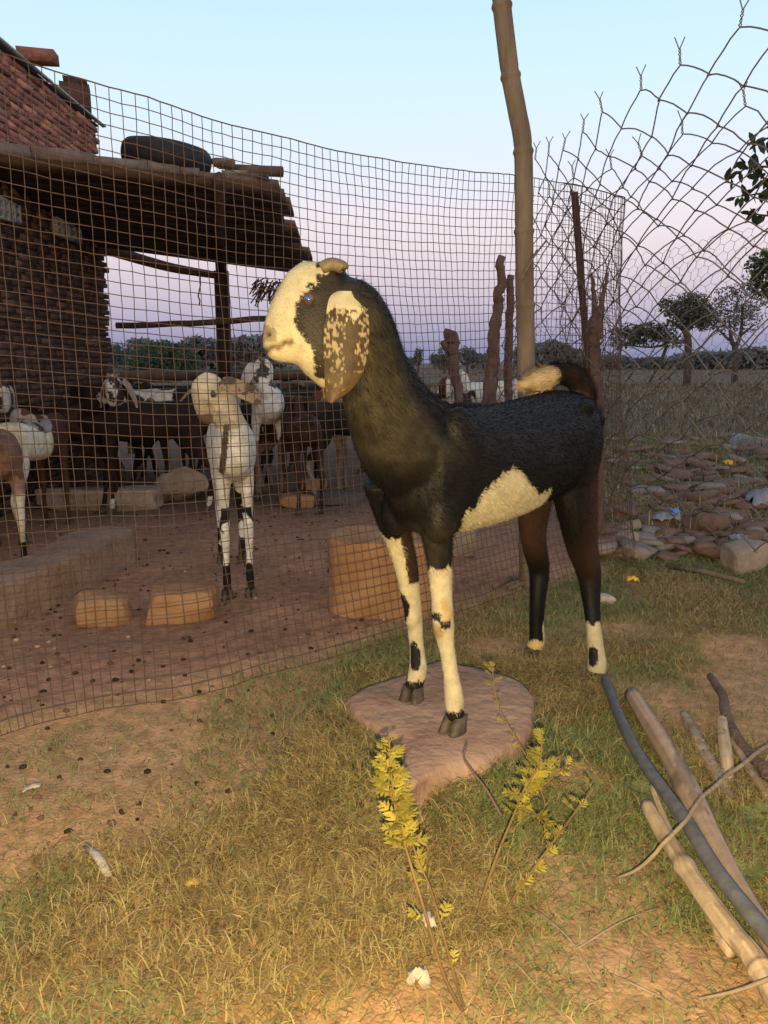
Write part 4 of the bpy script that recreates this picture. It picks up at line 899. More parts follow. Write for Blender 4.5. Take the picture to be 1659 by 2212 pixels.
def goat(name, label, loc, yaw, scale, coat, ear_coat, E, hf, hu=(0, 0, 1), trunk=TRUNK, neck=None, legs=None, tail=None, vox=.009, group='goats kept in the pen', fur=0, hk=1.0,
         ear_splay=(0, 0), horn=True, eye_mat='eye_dark', cf=M['coat_far'], hoofs=None, hoof_dirs=None, muscle=()):
    """E: head centre at eye level, hf: where the muzzle points; everything in the goat's own frame (x forward, y left)"""
    E = np.array(E, float); hf = np.array(hf, float); hf /= np.linalg.norm(hf); hu = np.array(hu, float); hu = hu - hf * (hf @ hu); hu /= np.linalg.norm(hu); hl = np.cross(hu, hf)
    H = lambda a, l, u: E + hf * a * hk + hl * l * hk + hu * u * hk
    mb = MB(); n = 22; a_ = np.arange(n) * 2 * math.pi / n; sg = lambda v, e: np.sign(v) * np.abs(v) ** e
    mb.rings([np.stack([np.full(n, x), hw * sg(np.cos(a_), .88), (zt + zb) / 2 + (zt - zb) / 2 * sg(np.sin(a_), .88)], 1) for x, zt, zb, hw in trunk])
    rg = []
    for tx, ty_, bx, by, hw in HSEC:
        t = np.array(h2(tx, ty_)); b = np.array(h2(bx, by)); c = (t + b) / 2; v = (t - b) / 2
        pr = np.stack([c[0] + v[0] * np.sin(a_), hw * sg(np.cos(a_), .9) * (1 - .12 * np.sin(a_)), c[1] + v[1] * np.sin(a_)], 1)
        rg.append(E + hk * (pr[:, :1] * hf + pr[:, 1:2] * hl + pr[:, 2:3] * hu))
    mb.rings(rg)
    if neck is None:
        e = H(-.075, 0, -.055); b0 = np.array([.33, 0, .66]); b1 = np.array([.40, 0, .73]); mid = (b1 + e) / 2 + np.array([.03, 0, -.01])
        neck = [(b0, .115), (b1, .102), (mid, .08), (e, .060 * hk), (H(-.03, 0, -.05), .05 * hk)]
    q = spline(np.array([p for p, r in neck]), 24); r = np.interp(np.linspace(0, 1, 24), np.linspace(0, 1, len(neck)), [r for p, r in neck])
    mb.tube(q, r, 18, flat=[.74] * 24, up=(1, 0, .01))
    legs = legs or gen_legs()
    for lg in legs:
        q = spline(np.array([p for p, r in lg]), 30); r = np.interp(np.linspace(0, 1, 30), np.linspace(0, 1, len(lg)), [r for p, r in lg]); mb.tube(q, r, 12, up=(1, 0, 0), flat=np.interp(np.linspace(0, 1, 30), [0, .3, .5, 1], [.6, .75, .9, .95]))
    tail = tail or [((-.42, 0, .76), .03), ((-.465, 0, .80), .026), ((-.49, 0, .77), .022), ((-.505, 0, .72), .012)]
    q = spline(np.array([p for p, r in tail]), 16); mb.tube(q, np.interp(np.linspace(0, 1, 16), np.linspace(0, 1, len(tail)), [r for p, r in tail]), 8)
    for c_, r_, a_ in muscle: ball(mb, c_, r_, roty(a_))
    me = voxel_body(name, mb, vox, 5, None)
    P = verts(me)
    # mouth and nostril grooves
    hc = np.stack([(P - E) @ hf, (P - E) @ hl, (P - E) @ hu], 1) / hk
    near = hc[:, 0] > .03
    nv = np.zeros(len(P) * 3, np.float32); me.vertices.foreach_get('normal', nv); nv = nv.reshape(-1, 3)
    if vox < .007:
        line = spline(np.array([h2(562, 757), h2(575, 757), h2(592, 751), h2(612, 743), h2(625, 738)]), 30)
        d = np.min(np.linalg.norm(hc[:, None, [0, 2]] - line[None], axis=2), axis=1)
        P = P - nv * (.0058 * np.exp(-(d / .0045) ** 2) * near)[:, None]
        d = np.linalg.norm(hc[:, [0, 2]] - np.array(h2(574, 721)), axis=1); P = P - nv * (.009 * np.exp(-(d / .0055) ** 2) * near)[:, None]
        d = np.linalg.norm(hc[:, [0, 2]] - np.array(h2(668, 641)), axis=1); P = P + nv * (.006 * np.exp(-(d / .010) ** 2) * (np.abs(hc[:, 1]) > .02) * (hc[:, 0] > -.05))[:, None]
        d = np.linalg.norm(hc[:, [0, 2]] - np.array(h2(666, 651)), axis=1); P = P - nv * (.005 * np.exp(-(d / .010) ** 2) * (np.abs(hc[:, 1]) > .02) * (hc[:, 0] > -.05))[:, None]
        me.vertices.foreach_set('co', P.astype(np.float32).reshape(-1)); me.update()
    colr = coat(P, hc); set_col(me, colr)
    R = rotz(yaw)
    o = link(name, me, cf); o.location = loc; o.rotation_euler = (0, 0, yaw); o.scale = (scale,) * 3
    tag(o, label, 'goat', group)
    # ears: long hanging leaves
    rows = [(640, 712, 776), (633, 722, 768), (645, 708, 781), (668, 703, 785), (700, 697, 788), (735, 694, 788), (770, 694, 785), (800, 695, 776), (825, 696, 760), (845, 698, 738), (860, 701, 716), (864, 703, 708)][1:]
    rows = [(636, 728, 760)] + rows[1:]
    for sd in (1, -1):
        vs = []; m_ = 9
        ye = np.array([y for y, l, r_ in rows], float)
        for y, l, r_ in rows:
            tv = (y - 636) / 228
            for k in range(m_):
                u = k / (m_ - 1); px = l + (r_ - l) * u
                lat = .050 + .022 * min(1, tv * 5) + .010 * math.sin(math.pi * u) - .006 * (tv > .85)
                a, up = h2(px, y); a -= .0
                lt, ud = lat, up - h2(0, 640)[1]
                sp = ear_splay[0 if sd > 0 else 1]
                lt2 = lat - ud * math.sin(sp) ; up2 = h2(0, 640)[1] + ud * math.cos(sp)
                vs.append(H(a, sd * lt2, up2))
        nr_ = len(rows); ii = np.arange(nr_ * m_).reshape(nr_, m_); F4 = np.stack([ii[:-1, :-1], ii[:-1, 1:], ii[1:, 1:], ii[1:, :-1]], -1).reshape(-1, 4)
        me_e = make_mesh('ear', vs, F4, None, True)
        eo = link('ear', me_e, cf, o); ms = eo.modifiers.new('s', 'SUBSURF'); ms.levels = ms.render_levels = 3; md = eo.modifiers.new('t', 'SOLIDIFY'); md.thickness = .006; md.offset = 0
        bpy.context.view_layer.update(); dg = bpy.context.evaluated_depsgraph_get(); mm_ = bpy.data.meshes.new_from_object(eo.evaluated_get(dg)); eo.modifiers.clear(); eo.data = mm_; mm_.name = 'ear'
        pe = verts(mm_); he = np.stack([(pe - E) @ hf, (pe - E) @ hl, (pe - E) @ hu], 1) / hk
        if 'Col' in mm_.color_attributes: mm_.color_attributes.remove(mm_.color_attributes['Col'])
        sp = ear_splay[0 if sd > 0 else 1]; cz = h2(0, 640)[1]; l0 = np.abs(he[:, 1]); 
        dd = np.stack([he[:, 0], np.hypot(np.maximum(l0 - .06, 0), he[:, 2] - cz)], 1) if sp else np.stack([he[:, 0], cz - he[:, 2]], 1)
        set_col(mm_, ear_coat(pe, dd)); mm_.materials.clear(); mm_.materials.append(cf)
        if horn:
            hb = MB(); pts = [H(*[h2(694, 586)[0], sd * .024, h2(694, 586)[1]]), H(h2(715, 577)[0], sd * .027, h2(0, 577)[1]), H(h2(738, 585)[0], sd * .034, h2(0, 584)[1]), H(h2(741, 589)[0], sd * .035, h2(0, 588)[1])]
            hb.tube(spline(np.array(pts), 12), np.interp(np.linspace(0, 1, 12), [0, .7, 1], [.0125, .012, .007]) * hk, 12); hb.build('horn', M['horn'], o, True)
        a, u = h2(666, 651); ep = H(a, sd * .0478, u); rE = .0110 * hk
        sp_ = MB(); th = np.linspace(0, math.pi, 12); sp_.rings([np.stack([rE * math.sin(max(t, .02)) * np.cos(np.arange(16) * math.pi / 8), rE * math.sin(max(t, .02)) * np.sin(np.arange(16) * math.pi / 8), np.full(16, rE * math.cos(t))], 1) for t in th])
        eo = link('eye', sp_.mesh('eye', True), M[eye_mat], o, ep)
        pm = MB(); pm.rings([np.stack([rE * .62 * math.sin(max(t, .02)) * np.cos(np.arange(16) * math.pi / 8), rE * .36 * np.full(16, math.cos(t)), rE * .45 * math.sin(max(t, .02)) * np.sin(np.arange(16) * math.pi / 8)], 1) for t in th])
        po = link('pupil', pm.mesh('pupil', True), M['pupil'], eo); po.location = hl * sd * rE * .78 + hf * rE * .18; 
        zax = Vector(hl * sd + hf * .2).normalized(); po.rotation_euler = zax.to_track_quat('Y', 'Z').to_euler()
    # hooves: two claws each
    for li, lg in enumerate(legs):
        tip = np.array(lg[-1][0]); gz = hoofs[li] if hoofs else 0.0; d = np.array(hoof_dirs[li] if hoof_dirs else (1, 0, 0), float); d /= np.linalg.norm(d); s_ = np.array([-d[1], d[0], 0])
        hb = MB()
        for sd in (-1, 1):
            rg = []
            for t, f, rw, rl in ((0, -.004, .012, .020), (.35, .002, .0135, .022), (.7, .006, .0145, .025), (.93, .009, .0150, .0275), (1, .009, .0135, .026)):
                z = tip[2] + .008 + (gz - tip[2] - .008) * t; c = tip + d * f + s_ * sd * (.0125 + .002 * t); aa = np.arange(12) * math.pi / 6
                tap = np.where(np.cos(aa) > 0, 1.15, .8)
                rg.append(np.stack([c[0] + d[0] * rl * np.cos(aa) * tap + s_[0] * rw * np.sin(aa), c[1] + d[1] * rl * np.cos(aa) * tap + s_[1] * rw * np.sin(aa), np.full(12, z)], 1))
            hb.rings(rg)
        hb.build('hoof', M['hoof'], o, True)
    if fur:
        lt = me.loop_triangles; me.calc_loop_triangles(); tri = np.zeros(len(me.loop_triangles) * 3, np.int32); me.loop_triangles.foreach_get('vertices', tri); tri = tri.reshape(-1, 3)
        A, B, Cc = P[tri[:, 0]], P[tri[:, 1]], P[tri[:, 2]]; cr_ = np.cross(B - A, Cc - A); ar = np.linalg.norm(cr_, axis=1); nn = cr_ / (ar[:, None] + 1e-12)
        pick = rng.choice(len(tri), fur, p=ar / ar.sum()); u = rng.random((fur, 1)); v = rng.random((fur, 1)); k = (u + v) > 1; u = np.where(k, 1 - u, u); v = np.where(k, 1 - v, v)
        p0 = A[pick] + (B - A)[pick] * u + (Cc - A)[pick] * v; no = nn[pick]
        hcp = np.stack([(p0 - E) @ hf, (p0 - E) @ hl, (p0 - E) @ hu], 1) / hk
        ishead = (hcp[:, 0] > -.085) & (hcp[:, 2] > -.19) & (np.linalg.norm(hcp, axis=1) < .2)
        nd = np.array(neck[1][0]) - np.array(neck[-2][0]); nd /= np.linalg.norm(nd)
        isneck = (p0[:, 2] > .80) & (p0[:, 0] > .3) & ~ishead
        wn = sstep(.68, .9, p0[:, 2]) * sstep(.25, .42, p0[:, 0])
        wl = sstep(.52, .40, p0[:, 2])
        fd = np.array([-.85, 0, -.5]) * (1 - wn)[:, None] + nd * wn[:, None]; fd = fd * (1 - wl[:, None]) + np.array([-.1, 0, -1]) * wl[:, None]
        fd = np.where(ishead[:, None], -hf * .9 - hu * .35, fd)
        wt = np.linalg.norm(p0[:, None] - TAILP[None], axis=2).min(1) < .034 if TAILP is not None else np.zeros(len(p0), bool)
        if TAILDIR is not None: 
            td = TAILDIR(p0); fd = np.where(wt[:, None], td, fd)
        fd = fd + rng.normal(0, .22, fd.shape)
        fd = fd - no * (fd * no).sum(1)[:, None]; fd /= np.linalg.norm(fd, axis=1)[:, None]; fd = fd + no * rng.uniform(.06, .38, (fur, 1))
        ln = np.where(ishead, .007, .0125) * rng.uniform(.6, 1.4, fur); ln = np.where(isneck, ln * 1.35, ln); ln = np.where(p0[:, 2] < .42, ln * .55, ln); ln = np.where(wt, .038 * rng.uniform(.5, 1.2, fur), ln)
        nape = isneck & (((p0 - np.array(neck[2][0])) @ np.array([-1., 0, .3])) > .03); ln = np.where(nape, ln * 1.25, ln)
        hz = (p0[:, 0] > .30) & (p0[:, 2] < .045 + (hoofs[0] if hoofs else 0)); ln = np.where(hz, .003, ln)
        sd = np.cross(fd, no); sd /= np.linalg.norm(sd, axis=1)[:, None] + 1e-9; wd = (.00055 * rng.uniform(.7, 1.5, fur))[:, None]
        tip = p0 + fd * ln[:, None]; VV = np.stack([p0 - sd * wd - no * .001, p0 + sd * wd - no * .001, tip], 1).reshape(-1, 3)
        jt = rng.normal(0, .0028, p0.shape) + fd * rng.uniform(-.004, .004, (fur, 1)); pj = p0 + jt; cc = coat(pj, hcp + np.stack([jt @ hf, jt @ hl, jt @ hu], 1)) * np.where(isneck[:, None], rng.uniform(.3, 2.1, (fur, 1)), rng.uniform(.7, 1.35, (fur, 1)))
        fm = make_mesh('fur', VV, np.arange(fur * 3).reshape(-1, 3), np.repeat(cc, 3, 0))
        link('fur', fm, M['fur'], o)
    return o
TAILDIR = None; TAILP = None

# --- the black goat on the boulder
gO = np.array([.33, 1.92, 0]); gyaw = math.atan2(-.779, -.627); Rg = rotz(gyaw)
W2L = lambda p: (np.asarray(p) - gO) @ Rg
def LQ(px, py, Y): return W2L(Q(px, py, Y))
def LW(px, w_, Y): return w_ * .5 * (Y * 1.0) / F_PX
def leg(rows): return [(LQ(x, y, Y), w_ * .5 * PX(Q(x, y, Y))[2] / F_PX) for x, y, w_, Y in rows]
legs = [
    leg([(925, 1010, 150, 1.66), (938, 1090, 112, 1.63), (945, 1160, 84, 1.61), (949, 1215, 62, 1.605), (954, 1285, 53, 1.60), (957, 1345, 52, 1.595), (965, 1400, 37, 1.59), (974, 1455, 35, 1.585), (980, 1503, 46, 1.58), (983, 1540, 42, 1.578), (985, 1552, 44, 1.578)]),
    leg([(838, 1030, 140, 1.70), (848, 1110, 92, 1.72), (864, 1170, 66, 1.735), (879, 1231, 57, 1.74), (887, 1286, 47, 1.742), (895, 1337, 38, 1.744), (900, 1400, 34, 1.745), (903, 1443, 43, 1.745), (896, 1475, 42, 1.742), (892, 1488, 42, 1.74)]),
    leg([(1212, 935, 150, 2.13), (1236, 1010, 150, 2.11), (1243, 1070, 124, 2.10), (1251, 1130, 100, 2.10), (1258, 1180, 80, 2.115), (1272, 1236, 58, 2.14), (1277, 1295, 42, 2.125), (1282, 1350, 34, 2.105), (1287, 1400, 38, 2.095), (1290, 1434, 45, 2.09), (1287, 1452, 42, 2.087)]),
    leg([(1160, 985, 140, 2.28), (1156, 1060, 112, 2.28), (1152, 1120, 84, 2.28), (1152, 1155, 68, 2.285), (1157, 1190, 58, 2.30), (1165, 1232, 49, 2.325), (1162, 1290, 38, 2.30), (1159, 1340, 33, 2.295), (1160, 1383, 37, 2.294), (1152, 1402, 36, 2.292)]),
]
neck = [(LQ(930, 990, 1.66), .125), (LQ(873, 945, 1.60), .122), (LQ(832, 870, 1.56), .100), (LQ(805, 795, 1.53), .083), (LQ(787, 715, 1.50), .072), (LQ(765, 660, 1.49), .060), (LQ(735, 650, 1.49), .05)]
tailq = [(LQ(1235, 885, 2.14), .04), (LQ(1260, 892, 2.19), .034), (LQ(1262, 850, 2.20), .034), (LQ(1240, 816, 2.18), .032), (LQ(1208, 808, 2.15), .029), (LQ(1165, 822, 2.10), .033), (LQ(1128, 832, 2.06), .010)]
tail_pts = np.array([p for p, r in tailq]); tq = spline(tail_pts, 60)
TIP = tail_pts[4]
def _td(p0):
    d = np.linalg.norm(p0[:, None] - tq[None, ::2], axis=2).argmin(1) * 2; t = np.gradient(tq, axis=0); t = t / np.linalg.norm(t, axis=1)[:, None]; return t[np.clip(d, 0, 59)]
TAILDIR = _td; TAILP = tq[14:]
E_w = Q(665, 650, 1.50); E_l = W2L(E_w)
hf_l = np.array([-1, -.13, -.0]) @ Rg
def flank(px, py, l=.122):
    a = (W2L(C0)); d = ray(px, py) @ Rg; t = (l - a[1]) / d[1]; return a + d * t
BELLY = [tuple(flank(*q)[[0, 2]]) for q in [(978, 1150, .035), (985, 1118, .06), (1020, 1078, .085), (1060, 1045, .10), (1095, 1020, .114), (1114, 1010, .117), (1128, 1025, .114), (1142, 1050, .105), (1152, 1066, .095), (1178, 1052, .095), (1185, 1200, .03), (975, 1200, .02)]]
zl = lambda px, py, Y: LQ(px, py, Y)[2]
Zs = dict(fl_top=zl(950, 1222, 1.60), fl_bot=zl(983, 1533, 1.58), fr_top=zl(850, 1150, 1.735), fr_bot=zl(897, 1474, 1.744), hl_top=zl(1283, 1345, 2.105), hr_top=zl(1160, 1378, 2.294))
FLx, FRx, HLx, HRx = [np.array(l[-1][0]) for l in legs]
print('goat check', {k: round(float(v), 3) for k, v in Zs.items()}, 'E', E_l.round(3), 'belly', BELLY[0], BELLY[5], BELLY[9])
BLACK = np.array([.0055, .005, .0055]); BROWNB = np.array([.022, .013, .009]); COAT_SHEEN = np.array([.027, .0225, .015]); WHT = np.array([.44, .385, .26])
def main_coat(P, hc):
    n1 = fbm(P, 14, 200); n2 = noise(P, 60, 210); n3 = fbm(P, 5, 220)
    jag = (noise(P * np.array([1, 1, .35]), 90, 230) - .5) * .022 + (n1 - .5) * .02
    c = np.tile(BLACK, (len(P), 1))
    # grizzled olive torch sheen painted on throat side and shoulder, black along the nape
    nq = spline(np.array([p for p, r in neck]), 40); nd_ = np.linalg.norm(P[:, None] - nq[None], axis=2); ni = nd_.argmin(1); dn = P - nq[ni]
    front = dn @ np.array([.80, 0, -.5])
    k = sstep(-.02, .022, front + (n3 - .5) * .06) * sstep(.30, .42, P[:, 0]) * sstep(.66, .76, P[:, 2] + (n3 - .5) * .14) * (.45 + .5 * sstep(.35, .65, n3))
    k = np.maximum(k, 1.5 * sstep(.075, .03, np.linalg.norm((P - flank(862, 1035, .09)) * [1, .5, 1], axis=1) + (n1 - .5) * .07))
    k = np.maximum(k, .6 * sstep(.07, .03, np.linalg.norm((P - flank(945, 1185, .06)) * [1, .5, .8], axis=1)))
    for (x_, y_, l_, r_) in ((842, 1092, .06, .050), (772, 955, .0, .036), (800, 985, .04, .024), (835, 905, .09, .045)):
        k = k * (1 - .95 * sstep(r_ * 1.4, r_ * .7, np.linalg.norm((P - flank(x_, y_, l_)) * [1, .35, .8], axis=1) + (n1 - .5) * .03))
    c = c * (1 - k[:, None]) + COAT_SHEEN * k[:, None] * (.45 + 1.1 * n2[:, None])
    k = .6 * sstep(.15, .25, P[:, 0]) * sstep(.35, .27, P[:, 0]) * sstep(.45, .6, n3); c = c * (1 - k[:, None]) + BROWNB * k[:, None]
    k = sstep(-.20, -.32, P[:, 0]) * sstep(.68, .55, P[:, 2]) * sstep(.25, .40, P[:, 2]) * .9; c = c * (1 - k[:, None]) + np.array([.05, .026, .018]) * k[:, None]
    # belly
    wx, wz = P[:, 0] + jag * 1.2, P[:, 2] + jag * .6
    b = inpoly(wx, wz, BELLY) & (P[:, 2] > .44) & (np.abs(P[:, 1]) < .16) & (np.linalg.norm(P[:, None] - np.array([p for p, r in legs[0]])[None, 1:5], axis=2).min(1) > .052); c[b] = WHT * .92
    # legs
    low = P[:, 2] < .62
    def nearleg(L_, i): 
        q = spline(np.array([p for p, r in legs[i]]), 40); d = np.linalg.norm(P[:, None, :] - q[None], axis=2); return d.min(1)
    lowi = np.where(low)[0]
    if len(lowi):
        PP = P[lowi]; D = np.stack([np.linalg.norm(PP[:, None, :] - spline(np.array([p for p, r in legs[i]]), 40)[None], axis=2).min(1) for i in range(4)], 1); which = D.argmin(1); dm = D.min(1)
        z = PP[:, 2] + jag[lowi] * .9; cc = c[lowi]
        m = (which == 0) & (z < Zs['fl_top']) & (dm < .05); cc[m] = WHT
        m = (which == 0) & (z < Zs['fl_bot'] + .004); cc[m] = BLACK * 2
        kn = np.array(legs[0][5][0]); m = (which == 0) & (np.abs(np.linalg.norm(PP - kn - [.02, 0, .0], axis=1) - .022) < .007) & (PP[:, 2] > kn[2] - .006); cc[m] = BLACK * 3
        m = (which == 0) & (np.linalg.norm(PP - kn - [.025, 0, -.012], axis=1) < .017); cc[m] = np.array([.34, .24, .13])
        m = (which == 0) & (dm < .036) & (PP[:, 2] < kn[2] + .17) & (PP[:, 2] > kn[2] - .03) & (PP[:, 1] > kn[1]) & (noise(PP, 30, 240) > .72); cc[m] = np.array([.42, .30, .14])
        m = (which == 1) & (z < Zs['fr_top']) & (dm < .055); cc[m] = WHT
        # black on the inner back of the far foreleg, patches at knee and cannon
        q = spline(np.array([p for p, r in legs[1]]), 40); di = np.linalg.norm(PP[:, None] - q[None], axis=2).argmin(1); off = PP - q[di]
        m = (which == 1) & (PP[:, 2] > zl(890, 1255, 1.74)) & (off[:, 1] > .004 + .02 * (PP[:, 2] - .42)) & (off[:, 0] < .02); cc[m] = np.array([.03, .018, .012])
        pk = LQ(868, 1312, 1.73); m = (which == 1) & (np.linalg.norm((PP - pk) * [1, 1, .55], axis=1) < .020); cc[m] = BLACK * 2
        pk = LQ(893, 1420, 1.72); m = (which == 1) & (np.linalg.norm((PP - pk) * [1, 1, .5], axis=1) < .019 + jag[lowi] * .3); cc[m] = BLACK * 2
        m = (which == 1) & (z < Zs['fr_bot'] + .012); cc[m] = BLACK * 2.2
        m = (which == 2) & (z < Zs['hl_top']); cc[m] = WHT * .95
        pk = LQ(1279, 1418, 2.07); m = (which == 2) & (np.linalg.norm((PP - pk) * [1, 1, .6], axis=1) < .018); cc[m] = BLACK * 2
        pk = LQ(1304, 1400, 2.11); m = (which == 2) & (np.linalg.norm((PP - pk) * [1, 1, .3], axis=1) < .016); cc[m] = BLACK * 2
        m = (which == 2) & (z < .03); cc[m] = WHT * .7
        m = (which == 3) & (z < Zs['hr_top']); cc[m] = np.array([.50, .36, .17])
        pk = LQ(1172, 1370, 2.29); m = (which == 3) & (np.linalg.norm((PP - pk) * [1, 1, .3], axis=1) < .014); cc[m] = WHT
        pass
        c[lowi] = cc
    # head
    hd = (hc[:, 0] > -.05) & (np.linalg.norm(hc, axis=1) < .24) & (P[:, 2] > .78)
    hx, hz = hc[:, 0] + jag * .28, hc[:, 2] + jag * .28
    wpoly = inpoly(hx, hz, WHITE_HEAD) & hd; c[hd] = np.array([.024, .019, .014]) * (.7 + .6 * n1[hd])[:, None]; c[wpoly] = WHT * (.86 + .28 * n1[wpoly])[:, None]
    for (x, y, r_) in ((669, 621, .006), (660, 627, .0025), (688, 607, .004)):
        m = hd & (np.hypot(hx - h2(x, y)[0], hz - h2(x, y)[1]) < r_); c[m] = BLACK * 2.5
    m = hd & (np.hypot((hx - h2(573, 722)[0]) * .8, hz - h2(573, 722)[1]) < .017); c[m] = c[m] * .35 + np.array([.15, .10, .05]) * .65
    m = hd & (np.hypot(hx - h2(575, 721)[0], hz - h2(575, 721)[1]) < .0055); c[m] = np.array([.05, .03, .02])
    ml = spline(np.array([h2(560, 757), h2(575, 757), h2(592, 751), h2(612, 743), h2(625, 738)]), 24); d = np.ones(len(P)) * 9; hi = np.where(hd)[0]; d[hi] = np.linalg.norm(np.stack([hx, hz], 1)[hi, None] - ml[None], axis=2).min(1)
    k = np.exp(-(d / .0058) ** 2)[:, None] * .95; c = c * (1 - k) + np.array([.10, .055, .025]) * k
    # tail
    tm = (P[:, 0] < -.10) & (P[:, 2] > .80)
    ti = np.where(tm)[0]
    if len(ti):
        dd = np.linalg.norm(P[ti][:, None] - tq[None], axis=2); a = dd.argmin(1); m = (dd.min(1) < .034) & (a > 42) & ((P[ti][:, 2] > .822) | (dd.min(1) < .024)); c[ti[m]] = np.array([.50, .38, .22])
        m = (dd.min(1) < .05) & (a > 16) & (a <= 42); c[ti[m]] = np.array([.02, .014, .011])
    return c
def main_ear(P, d):
    v = d[:, 1] / .198; n1 = fbm(P, 95, 300); n2 = fbm(P * np.array([1, 1, .8]), 190, 310, 2); e = np.abs((d[:, 0] - h2(740, 0)[0]) / .04)
    cu = np.abs(d[:, 0] - h2(722, 0)[0]) < .009
    thr = .615 + .10 * sstep(.55, .9, v) - .06 * (e > .74) - .05 * cu + .12 * (np.abs(d[:, 0] - h2(750, 0)[0]) < .010)
    white = (v < .18 + (n1 - .5) * .30) & ~((v > .13) & (n2 > .60))
    sp = (n2 > thr) & (v < .90) & ~white
    br = np.array([.050, .032, .017]) * (.65 + .7 * n1)[:, None] * (1 + .9 * sstep(.6, .95, v))[:, None]
    c = np.where(sp[:, None], np.array([.27, .21, .125]) * (1 - .45 * sstep(.4, .9, v))[:, None], br)
    return np.where(white[:, None], WHT * .85, c)
trunk = [(-.385, .73, .62, .03), (-.365, .785, .585, .06), (-.31, .815, .565, .088), (-.22, .823, .55, .102), (-.08, .811, .538, .116), (.06, .80, .525, .121), (.18, .796, .522, .118), (.28, .80, .525, .108), (.37, .80, .53, .098), (.43, .78, .55, .08), (.475, .725, .60, .03)]
goat('black_goat', 'black goat with white muzzle and speckled ear standing with forefeet on the boulder', gO, gyaw, 1.0, main_coat, main_ear, E_l, hf_l, trunk=trunk, neck=neck, legs=legs, tail=tailq, vox=.0055, group=None,
     fur=120000, eye_mat='eye', cf=M['coat'], muscle=[((.33, s_ * .062, .70), (.060, .042, .115), .35) for s_ in (1, -1)] + [((.395, s_ * .055, .60), (.045, .036, .075), -.5) for s_ in (1, -1)] + [((-.255, s_ * .052, .665), (.085, .052, .135), -.15) for s_ in (1, -1)] + [((-.225, s_ * .075, .782), (.035, .022, .022), 0) for s_ in (1, -1)] + [((-.36, s_ * .05, .74), (.025, .022, .03), 0) for s_ in (1, -1)] + [((.02, .0, .655), (.16, .128, .118), 0), (.0 + np.array(LQ(1287, 1238, 2.14)), (.018, .017, .024), 0), (.0 + np.array(LQ(1176, 1230, 2.32)), (.016, .015, .022), 0), (np.array(LQ(955, 1345, 1.585)), (.022, .021, .028), 0), (np.array(LQ(891, 1335, 1.735)), (.019, .019, .026), 0)],
     hoofs=[.104, .104, -.005, -.005], hoof_dirs=[(1, -.05, 0), (1, .35, 0), (1, 0, 0), (1, .2, 0)])
TAILDIR = None

# --- goats in the pen
def spots(base, spot, thr, sc, seed, extra=None, legc=None):
    base, spot = np.array(base), np.array(spot)
    def f(P, hc):
        n = fbm(P, sc, seed); c = np.where((n > thr)[:, None], spot, base) * (.8 + .4 * noise(P, 30, seed + 1))[:, None]
        if legc is not None:
            m = P[:, 2] < .40 + .06 * (n - .5); c[m] = np.array(legc)
        if extra: c = extra(P, hc, c, n)
        return c
    return f
def ears(cl, sp=None):
    def f(P, d):
        c = np.tile(np.array(cl), (len(P), 1))
        if sp is not None: c = np.where((fbm(P, 30, 77) > .55)[:, None], np.array(sp), c)
        return c
    return f
def place(px, Y, py=None): p = Q(px, 1000, Y); return np.array([p[0], Y, 0])
def loc_dir(dv, yaw): return np.array(dv, float) @ rotz(yaw)
def loc_pt(wp, loc, yaw, sc): return ((np.array(wp) - loc) @ rotz(yaw)) / sc
wht = (.56, .55, .52); blk = (.013, .011, .012); brn = (.10, .042, .024); tan = (.33, .22, .12); gry = (.30, .27, .25)
def pen_goat(label, px, Y, head, sc, coat, earc, E, hd, **kw):
    yaw = math.atan2(head[1], head[0]); loc = place(px, Y); hu = kw.pop('hu', (0, 0, 1))
    return goat('goat', label, loc, yaw, sc, coat, earc, loc_pt(Q(*E), loc, yaw, sc), loc_dir(hd, yaw), loc_dir(hu, yaw), **kw)
def white_extra(P, hc, c, n):
    hd = (np.linalg.norm(hc, axis=1) < .2) & (P[:, 2] > .78); c[hd] = np.array([.50, .43, .32]) * (.85 + .3 * n[hd])[:, None]
    m = hd & (np.hypot(hc[:, 0] - h2(666, 655)[0], hc[:, 2] - h2(666, 655)[1]) < .015); c[m] = np.array([.07, .05, .035])
    m = hd & (np.hypot(hc[:, 0] - h2(572, 735)[0], hc[:, 2] - h2(572, 735)[1]) < .028); c[m] = np.array([.20, .13, .08])
    m = hd & (hc[:, 0] > .03); c[m] = c[m] * .75
    m = (P[:, 2] < .42) & (fbm(P, 9, 401) > .56); c[m] = blk
    m = (P[:, 2] < .07); c[m] = (.03, .022, .018)
    m = (np.abs(P[:, 1] + .035 + (.78 - P[:, 2]) * .12) < .012) & (P[:, 2] > .58) & (P[:, 2] < .80) & (P[:, 0] > .38); c[m] = (.08, .06, .045)
    return c
pen_goat('white goat with black leg patches facing the fence in the middle of the pen', 500, 3.12, (.24, -1), .86, spots(wht, blk, .74, 5, 400, white_extra), ears((.30, .21, .13), (.10, .07, .05)), (442, 850, 2.72), (-.48, -.66, -.66), ear_splay=(1.05, 1.1), vox=.007, horn=False, hk=.98, legs=gen_legs(.58), trunk=[(x, a, b_, w_ * .86) for x, a, b_, w_ in TRUNK])
def spot_face(P, hc, c, n):
    hd = (np.linalg.norm(hc, axis=1) < .19) & (P[:, 2] > .74); k = fbm(hc, 22, 410) > .50; c[hd] = np.where(k[hd][:, None], np.array([.42, .42, .45]), np.array([.04, .022, .018]))
    m = (P[:, 2] < .12) & (P[:, 2] > .05) & (P[:, 1] > 0); c[m] = (.5, .48, .45)
    return c
